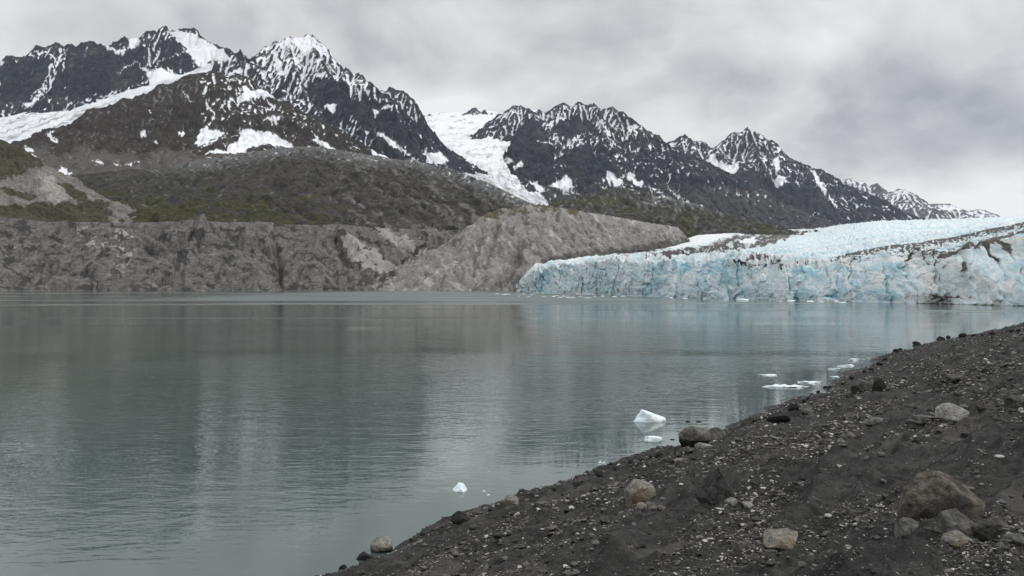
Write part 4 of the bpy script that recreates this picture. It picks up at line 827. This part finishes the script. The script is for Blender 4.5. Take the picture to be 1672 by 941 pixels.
def build_stones():
    rs = np.random.RandomState(77)
    M = dict(
        brown=stone_mat('brown boulder', (.040, .034, .029), (.135, .116, .095), stain=(.030, .027, .025)),
        gray=stone_mat('grey boulder', (.06, .059, .056), (.15, .147, .14)),
        lgray=stone_mat('light grey boulder', (.15, .147, .14), (.29, .284, .27), scale=1.4),
        tan=stone_mat('tan boulder', (.145, .132, .114), (.265, .244, .212), scale=1.6, stain=(.19, .155, .115)),
        buff=stone_mat('buff boulder', (.12, .113, .102), (.25, .238, .216), scale=1.4, stain=(.20, .155, .11)),
        dark=stone_mat('dark boulder', (.036, .0345, .0335), (.10, .096, .091)),
        char=stone_mat('charcoal boulder', (.015, .0147, .0145), (.058, .056, .054)),
        black=stone_mat('wet black stone', (.010, .0095, .0095), (.026, .025, .024)),
        wetpale=stone_mat('pale boulder with a wet foot', (.13, .125, .115), (.27, .26, .235), wet=.0),
        wetgray=stone_mat('grey boulder with a wet foot', (.07, .067, .06), (.16, .153, .138), wet=-.05),
    )
    # px centre, base row, width, height, material, label, (seed, cuts, depth, planes)
    big = [
        (1520, 856, 158, 84, 'brown', 'largest brown angular boulder on the bank, with a dark overhanging left side', (1, 5, .30, [((-.62, -.30, .72), .50), ((-.55, -.80, .15), .62), ((.62, -.35, .70), .70), ((.25, -.92, .30), .68), ((-.15, .1, 1), .86)])),
        (1484, 879, 54, 32, 'gray', 'grey rounded stone under the dark left side of the largest boulder', (2, 5, .22, [((0, 0, 1), .8)])),
        (1561, 876, 64, 44, 'gray', 'round grey stone resting against the front of the largest boulder', (3, 4, .14, [((-.4, -.8, .3), .8)])),
        (1622, 888, 64, 44, 'dark', 'dark angular stone right of the round grey stone by the largest boulder', (4, 7, .3, [((.6, -.5, .6), .6), ((-.6, -.4, .7), .66)])),
        (1565, 898, 50, 30, 'buff', 'buff stone with a sloping top in front of the round grey stone', (5, 5, .24, [((.5, -.3, .8), .62)])),
        (1280, 901, 78, 36, 'tan', 'tan block with a flat top lying alone in the near gravel', (6, 4, .25, [((-.25, -.2, 1), .62), ((.8, -.4, .3), .72)])),
        (1660, 893, 40, 22, 'gray', 'low grey stone at the edge of the boulder cluster', (7, 5, .25, [])),
        (1040, 823, 56, 40, 'buff', 'rounded grey boulder with an orange brown side, mid bank near the water', (8, 5, .24, [((-.7, -.4, .55), .62), ((.2, -.3, .9), .75)])),
        (1171, 820, 74, 56, 'char', 'charcoal peaked boulder on open gravel, up the bank from the orange sided one', (9, 4, .25, [((-.72, -.2, .66), .40), ((.85, -.1, .5), .42), ((.15, -.95, .3), .5)])),
        (1133, 735, 50, 40, 'wetgray', 'grey brown boulder with a black wet foot standing at the waterline', (10, 5, .22, [((-.5, -.6, .6), .7)])),
        (1163, 724, 46, 26, 'dark', 'dark hump of rock behind the grey brown waterline boulder', (11, 5, .2, [])),
        (1269, 693, 40, 20, 'black', 'black wet boulder on the bank edge, flat topped and wide', (12, 6, .3, [((0, 0, 1), .66)])),
        (1295, 672, 18, 12, 'black', 'small rounded black stone at the waterline beyond the wide black boulder', (13, 4, .2, [])),
        (1435, 642, 24, 26, 'black', 'upright black boulder near the top of the far bank', (14, 5, .25, [])),
        (1405, 644, 46, 24, 'dark', 'low dark rock sloping up to the upright black boulder', (15, 5, .25, [((-.6, 0, .8), .55)])),
        (1555, 691, 56, 32, 'lgray', 'pale grey block with a slanted top among the slabs of the upper bank', (16, 4, .26, [((-.45, -.2, .9), .6), ((.3, -.9, .2), .7)])),
        (1503, 696, 42, 18, 'gray', 'flat grey slab just left of the pale grey block', (17, 6, .3, [((0, 0, 1), .6)])),
        (1427, 697, 44, 16, 'gray', 'grey half buried slab farther left of the pale grey block', (18, 6, .28, [((.1, 0, 1), .62)])),
        (626, 905, 40, 28, 'wetpale', 'pale topped boulder with a dark wet base, nearest at the waterline', (19, 4, .16, [((0, -.3, 1), .78)])),
        (595, 917, 34, 16, 'black', 'black wet rock beside the pale topped waterline boulder', (20, 6, .3, [((-.6, -.2, .7), .55)])),
        (751, 853, 32, 18, 'black', 'rounded black stone at the waterline near the small peaked iceberg', (21, 4, .2, [])),
        (835, 825, 24, 16, 'buff', 'brown tipped stone at the waterline right of the rounded black one', (22, 4, .2, [])),
        (944, 795, 24, 15, 'dark', 'dark stone with a pale back at the water edge before the tiny ice lumps', (23, 6, .3, [])),
        (978, 781, 17, 12, 'black', 'small black peaked stone at the water edge before the tiny ice lumps', (24, 5, .3, [])),
        (1075, 748, 16, 10, 'black', 'black rounded stone at the waterline below the low ice block', (25, 4, .2, [])),
        (1560, 630, 38, 18, 'dark', 'dark low rock lying on the far slope above the slabs', (26, 6, .3, [])),
        (1610, 669, 32, 15, 'dark', 'dark hollowed rock right of the pale grey block', (27, 6, .3, [])),
        (1658, 663, 42, 18, 'dark', 'wide dark rock on the slope at the right edge of the picture', (28, 6, .3, [])),
        (1047, 832, 17, 11, 'tan', 'small pinkish stone touching the foot of the orange sided boulder', (29, 3, .14, [])),
        (1063, 834, 22, 12, 'gray', 'grey cobble right of the small pinkish stone', (30, 4, .2, [])),
        (1193, 826, 22, 14, 'lgray', 'light grey cobble at the right foot of the dark peaked boulder', (31, 4, .22, [])),
        (1222, 829, 34, 10, 'lgray', 'long flat pale stone near the dark peaked boulder', (32, 5, .25, [])),
        (1210, 896, 30, 14, 'gray', 'grey cobble left of the tan block', (33, 5, .25, [])),
        (1150, 733, 30, 10, 'lgray', 'pale flat stone leaning on the grey brown waterline boulder', (34, 5, .25, [])),
    ]
    for px, py, w, h, mt, label, (seed, cuts, dep, planes) in big:
        x, y, z = hit(px, py - h * .14)
        W_ = w / F * y; H_ = h / F * y
        d = W_ * .42 if w < 100 else W_ * .36
        c = H_ * .68
        me = rock_mesh('boulder', 600 + seed, 5 if w > 60 else 4, (W_ / 2 * 1.07, d, c), cuts + 6, dep + .11, .03, M[mt], planes, lumps=.06)
        co = np.empty(len(me.vertices) * 3, np.float32); me.vertices.foreach_get('co', co); top = co.reshape(-1, 3)[:, 2].max()
        # rest it in the gravel with its top at the height seen
        yc = y + d * .35; zt = CH + (HY - (py - h)) / F * yc
        tag(link('boulder', me, None, loc=(x * yc / y, yc, zt - top)), label, 'boulder')
    # stones strewn along the waterline
    blk = [rock_mesh('stone', 700 + i, 3, (1, .85, .7), 6, .28, .05, M['black']) for i in range(4)]
    pts = [(1030, 757, 12), (1047, 752, 9), (1104, 737, 9), (1348, 634, 10), (1336, 641, 9), (1356, 633, 9), (1392, 619, 12), (1320, 652, 8), (1313, 656, 9), (1424, 604, 9), (1436, 596, 12), (1446, 588, 10), (1462, 574, 12), (1470, 571, 7), (1497, 563, 14), (1536, 555, 16), (1548, 552, 9),
           (1573, 550, 16), (1590, 549, 9), (1604, 548, 8), (1620, 546, 10), (1650, 542, 14), (1662, 541, 10), (690, 875, 12), (672, 884, 9), (706, 868, 8), (780, 842, 8), (800, 834, 9), (1005, 767, 10), (1062, 747, 8), (1232, 689, 9), (1376, 628, 8), (1412, 608, 8), (870, 812, 9), (905, 801, 8), (560, 929, 16), (1120, 740, 8)]
    for i, (px, py, w) in enumerate(pts):
        x, y, z = hit(px, py); s = w / F * y / 2
        o = link('stone', blk[i % 4], None, loc=(x, y, z + s * .15)); o.scale = (s, s * .9, s * rs.uniform(.7, 1.)); o.rotation_euler = (rs.uniform(-.3, .3), rs.uniform(-.3, .3), rs.uniform(0, 6.3))
        tag(o, 'small wet black stone lying right on the edge of the lake', 'stone', 'black stones along the waterline')
    # countable stones strewn over the bank: the ones that show largest
    kinds = [('lgray', 'pale grey cobble lying loose on the dark gravel bank', 'pale cobbles on the bank', (1, .75, .42), .40), ('gray', 'mid grey cobble half sunk in the dark gravel bank', 'grey cobbles on the bank', (1, .8, .5), .27),
             ('dark', 'dark angular clod of rock on the gravel bank', 'dark clods on the bank', (1, .85, .55), .22), ('tan', 'buff or rusty cobble lying on the dark gravel bank', 'buff cobbles on the bank', (1, .8, .5), .11)]
    bank = {k[0]: [rock_mesh('stone', 800 + 10 * i + j, 3, k[3], 10, .40, .06, M[k[0]]) for j in range(5)] for i, k in enumerate(kinds)}
    n = 0; tries = 0
    while n < 235 and tries < 9000:
        tries += 1
        px = rs.uniform(560, 1690); py = rs.uniform(560, 945)
        Yw = F * CH / (py - HY)
        if py < np.interp(px, [560, 750, 950, 1110, 1330, 1440, 1672], [935, 856, 795, 745, 648, 590, 548]): continue
        x, y, z = hit(px, py)
        if shore_d(np.array([x]), np.array([y]))[0] < .25: continue
        dens = .35 + .9 * fbm(np.array([px / 120.]), np.array([py / 45.]), 3, 9)[0] + .5 * (620 < px - (py - 700) * -.6 < 1100)
        if rs.rand() > dens: continue
        k = kinds[rs.choice(4, p=[a[4] for a in kinds])]
        wpx = rs.choice([10, 13, 17, 23], p=[.45, .32, .17, .06]) * rs.uniform(.8, 1.2) * (1 if y < 30 else .7)
        s = wpx / F * y / 2
        o = link('stone', bank[k[0]][rs.randint(5)], None, loc=(x, y, z + s * .12)); o.scale = (s, s, s * rs.uniform(.8, 1.3)); o.rotation_euler = (rs.uniform(-.35, .35), rs.uniform(-.35, .35), rs.uniform(0, 6.3))
        tag(o, k[1], 'stone', k[2]); n += 1
    # loose gravel: tens of thousands of chips in one object
    N = 84000
    a = np.arctan((rs.uniform(400, 1900, N * 5) - CX) / F); r = np.exp(rs.uniform(np.log(4.2), np.log(75), N * 5))
    x = r * np.sin(a); y = r * np.cos(a); d = shore_d(x, y)
    u = x * .611 + y * .792; w = x * .792 - y * .611
    den = .22 + .85 * fbm(u / 4.2, w / 1.3, 4, 901) + .35 * fbm(u / .9, w / .5, 2, 905)
    ok = (d > .03) & (rs.rand(N * 5) < np.clip(den, .02, 1)); ok &= np.cumsum(ok) <= N
    x, y = x[ok], y[ok]; z = bank_z(x, y); n = len(x); r = np.hypot(x, y)
    sz = (.0022 + .0014 * rs.pareto(2.2, n)).clip(0, .0095) * r * .62; sz = np.minimum(sz, .085)
    protos = [rock_pts(920 + i, 1, (1, .72, .40), 8, .42, 0)[:2] for i in range(6)]
    VV, FF, TT = [], [], []; off = 0
    tone = rs.choice([.08, .35, .6, .9], n, p=[.38, .30, .20, .12]) + rs.uniform(-.1, .1, n)
    for k in range(6):
        idx = np.nonzero(np.arange(n) % 6 == k)[0]; pv, pf = protos[k]; c = len(idx)
        th = rs.uniform(0, 6.28, c); ct, st = np.cos(th), np.sin(th); tl = rs.normal(0, .25, c); ctl, stl = np.cos(tl), np.sin(tl)
        q = pv[None] * (sz[idx][:, None, None]) * rs.uniform(.7, 1.35, (c, 1, 3))
        qx = q[..., 0] * ctl[:, None] - q[..., 2] * stl[:, None]; qz = q[..., 0] * stl[:, None] + q[..., 2] * ctl[:, None]
        rx = qx * ct[:, None] - q[..., 1] * st[:, None]; ry = qx * st[:, None] + q[..., 1] * ct[:, None]
        V = np.stack([rx + x[idx][:, None], ry + y[idx][:, None], qz + z[idx][:, None] + sz[idx][:, None] * .1], -1)
        VV.append(V.reshape(-1, 3)); FF.append((pf[None] + (np.arange(c) * len(pv))[:, None, None] + off).reshape(-1, 3)); TT.append(np.repeat(tone[idx], len(pv))); off += c * len(pv)
    m, q, B = material('loose gravel'); t = q.attr('tone')
    cr = q.n('ShaderNodeValToRGB'); q.set(cr.inputs[0], t)
    e = cr.color_ramp.elements; e[0].position = .05; e[0].color = (.022, .0215, .021, 1); e[1].position = .95; e[1].color = (.44, .43, .41, 1)
    for pz, cc in ((.35, (.065, .062, .058, 1)), (.6, (.135, .128, .118, 1)), (.8, (.22, .212, .20, 1))): e.new(pz).color = cc
    q.set(B.inputs['Base Color'], q.mix(q.m('MULTIPLY', q.noise(q.pos(), 60, 3, .6), .35), cr.outputs[0], (.05, .047, .043))); B.inputs['Roughness'].default_value = .85; B.inputs['Specular IOR Level'].default_value = .2
    o = link('gravel', raw_mesh('gravel', np.concatenate(VV), np.concatenate(FF), dict(tone=np.concatenate(TT)), smooth=False), m)
    tag(o, kind='stuff')
def build_water():
    m, q, B = material('glacial lake water')
    p = q.pos()
    def rip(sc, rot, st, det=3, dist=.4): return q.noise(q.pos(scale=(sc * st, sc, 1), rot=(0, 0, rot)), 1., det, .5, dist)
    # breeze patches: calm near shore, streaks of ruffled water out on the lake
    pt = q.noise(q.pos(scale=(.012, .035, 1), rot=(0, 0, .12)), 1., 4, .5, .6)
    streak = q.noise(q.pos(scale=(.0035, .035, 1), rot=(0, 0, -.05)), 1., 5, .55, .4)
    xyz = q.n('ShaderNodeSeparateXYZ'); q.set(xyz.inputs[0], p); x, y = xyz.outputs[0], xyz.outputs[1]
    far = q.sst(y, 60, 170)
    ruff = q.m('MULTIPLY', q.sst(streak, .54, .66), far)
    band = q.m('MULTIPLY', q.m('MULTIPLY', q.sst(y, 235, 285), q.sst(y, 600, 480)), q.m('MULTIPLY', q.sst(x, -190, -60), q.sst(x, 75, 20)))
    ruff = q.m('MAXIMUM', ruff, q.m('MULTIPLY', band, q.sst(streak, .33, .45)))
    calm = q.sst(pt, .38, .62)
    shore = q.sst(q.m('SUBTRACT', q.m('MULTIPLY', y, .611), q.m('MULTIPLY', x, .792)), 13.2, 22.)     # sheltered strip along the bank
    amp = q.m('MULTIPLY', q.m('MULTIPLY_ADD', calm, .75, .30), q.m('MULTIPLY_ADD', shore, .85, .15))
    amp = q.m('MULTIPLY', amp, q.sst(y, 40, 130, 1.45, .7)); amp = q.m('ADD', amp, q.m('MULTIPLY', ruff, 2.5))
    h = q.m('ADD', q.m('MULTIPLY', rip(1.9, .10, .42), .55), q.m('MULTIPLY', rip(4.6, -.16, .40), .26))
    h = q.m('ADD', h, q.m('MULTIPLY', rip(.55, .22, .5), .8))
    h = q.m('ADD', h, q.m('MULTIPLY', rip(11., .05, .5, 2), .07))
    nb = q.bump(h, amp, .040)
    q.set(B.inputs['Normal'], nb)
    q.set(B.inputs['Base Color'], q.mix(q.sst(q.noise(q.pos(scale=(.006, .012, 1)), 1., 3), .35, .65), (.047, .074, .067), (.058, .087, .079)))
    q.set(B.inputs['Roughness'], q.m('ADD', q.m('MULTIPLY', ruff, .42), q.m('MULTIPLY_ADD', far, .035, .02)))
    B.inputs['IOR'].default_value = 1.42; B.inputs['Specular IOR Level'].default_value = 1.0
    s = 3000.
    me = raw_mesh('lake', np.array([(-s, -200., 0), (s, -200., 0), (s, 2200., 0), (-s, 2200., 0)]), np.array([[0, 1, 2, 3]]))
    link('lake', me, m)['kind'] = 'structure'
    build_ice()
def build_ice():
    ice = floe_mat()
    def at(px, py): Y = F * CH / (py - HY); return (px - CX) / F * Y, Y
    def berg(px, py, w, h, label, seed, planes, d=.6, cuts=4, name='iceberg', cat='iceberg', rough=.05, lumps=.35):
        x, y = at(px, py); W_ = w / F * y; H_ = h / F * y
        me = rock_mesh(name, seed, 4, (W_ / 2 * 1.08, W_ / 2 * d, H_ * 1.25), cuts, .22, rough, ice, planes, lumps=lumps)
        co = np.empty(len(me.vertices) * 3, np.float32); me.vertices.foreach_get('co', co); top = co.reshape(-1, 3)[:, 2].max()
        tag(link(name, me, None, loc=(x, y + W_ * d * .25, H_ - top)), label, cat)
    berg(1060, 689, 46, 18, 'largest pale blue iceberg near the bank, with a humped top sloping to one side', 61, [((.34, 0, .94), .60), ((-.8, 0, .6), .80)], cuts=3)
    berg(1066, 722, 24, 9, 'low white block of ice with a dark underside, just below the largest iceberg', 62, [((0, 0, 1), .7)])
    berg(750, 803, 29, 13, 'small white iceberg with a pointed peak, alone on the near water', 63, [((-.6, -.3, .7), .42), ((.75, -.2, .55), .55)])
    berg(980, 756, 6, 4, 'tiny white lump of ice near the waterline stones, the larger of two', 64, [], name='ice_lump', cat='ice')
    berg(986, 757, 5, 2.5, 'tiny white lump of ice touching a slightly larger one', 65, [], name='ice_lump', cat='ice')
    berg(790, 803, 5, 2, 'tiny flat sliver of ice right of the pointed iceberg', 66, [], name='ice_lump', cat='ice')
    berg(797, 809, 5, 2, 'tiny flat sliver of ice nearest to the bank below the pointed iceberg', 67, [], name='ice_lump', cat='ice')
    for i, (px, py, w, h, lab) in enumerate([(1255, 613.5, 23, 4, 'thin white floe by itself, farthest out in the group by the far bank'), (1283, 632.5, 58, 7, 'longest thin white ice floe, with a lumpy ridge along it'), (1321, 625.5, 28, 5, 'medium white floe between the longest floe and the bank'),
            (1362, 603.5, 15, 4, 'small white floe left of the pair of domed floes'), (1376, 599, 15, 5, 'domed white floe, left one of a touching pair'), (1387, 598, 14, 5, 'domed white floe, right one of a touching pair'), (1394, 589, 13, 6, 'white floe farthest along the bank in the group'), (1363, 616.5, 12, 3.5, 'small faint floe between the medium floe and the bank stones')]):
        berg(px, py, w, h * .62, lab, 70 + i, [((0, 0, 1), .5)], d=.32, cuts=4, name='ice_floe', cat='ice floe', rough=.10, lumps=.7)
    # dark bits of drift in the shallows
    dm = stone_mat('wet driftwood', (.016, .014, .012), (.035, .031, .028))
    for px0, px1, py, lab in [(1386, 1410, 610.5, 'thin dark driftwood stick lying in the shallows by the far bank stones'), (1432, 1443, 583, 'short dark stick in the water near the far end of the bank')]:
        x0, y0 = at(px0, py - .4); x1, y1 = at(px1, py + .6); n = 14; k = 8
        V = []; L = math.hypot(x1 - x0, y1 - y0)
        for i in range(n + 1):
            t = i / n; rr = L * .022 * (1 - .65 * t) * (1 + .15 * math.sin(i * 2.3)); cx = x0 + (x1 - x0) * t; cy = y0 + (y1 - y0) * t + L * .03 * math.sin(t * 7); cz = .02 + L * .02 * math.sin(t * 4)
            for j in range(k):
                an = 2 * math.pi * j / k; V.append((cx, cy + rr * math.cos(an), cz + rr * math.sin(an)))
        Fc = [[i * k + j, i * k + (j + 1) % k, (i + 1) * k + (j + 1) % k, (i + 1) * k + j] for i in range(n) for j in range(k)]
        tag(link('driftwood', raw_mesh('driftwood', np.array(V), np.array(Fc)), dm), lab, 'driftwood')
    blk = rock_mesh('stone', 95, 3, (1, .8, .35), 5, .25, .05, dm)
    for px, py, w, lab in [(1098, 718, 8, 'dark stone tip breaking the water right of the low ice block'), (1123, 689, 9, 'dark stone tip in the ripples right of the largest iceberg'), (1141, 689, 10, 'second dark stone tip in the ripples, nearer the bank'), (1425, 590, 6, 'small dark stone standing in the shallows off the far bank'), (1426, 599, 5, 'tiny dark stone in the shallows below another off the far bank')]:
        x, y = at(px, py); s = w / F * y / 2
        o = link('stone', blk, None, loc=(x, y, 0)); o.scale = (s, s, s); tag(o, lab, 'stone')
import time as _t
_t0 = _t.time()
for _f in (build_camera_world, build_mountains, build_moraines, build_glacier, build_water, build_bank):
    _f(); print(_f.__name__, round(_t.time() - _t0, 1), flush=True)
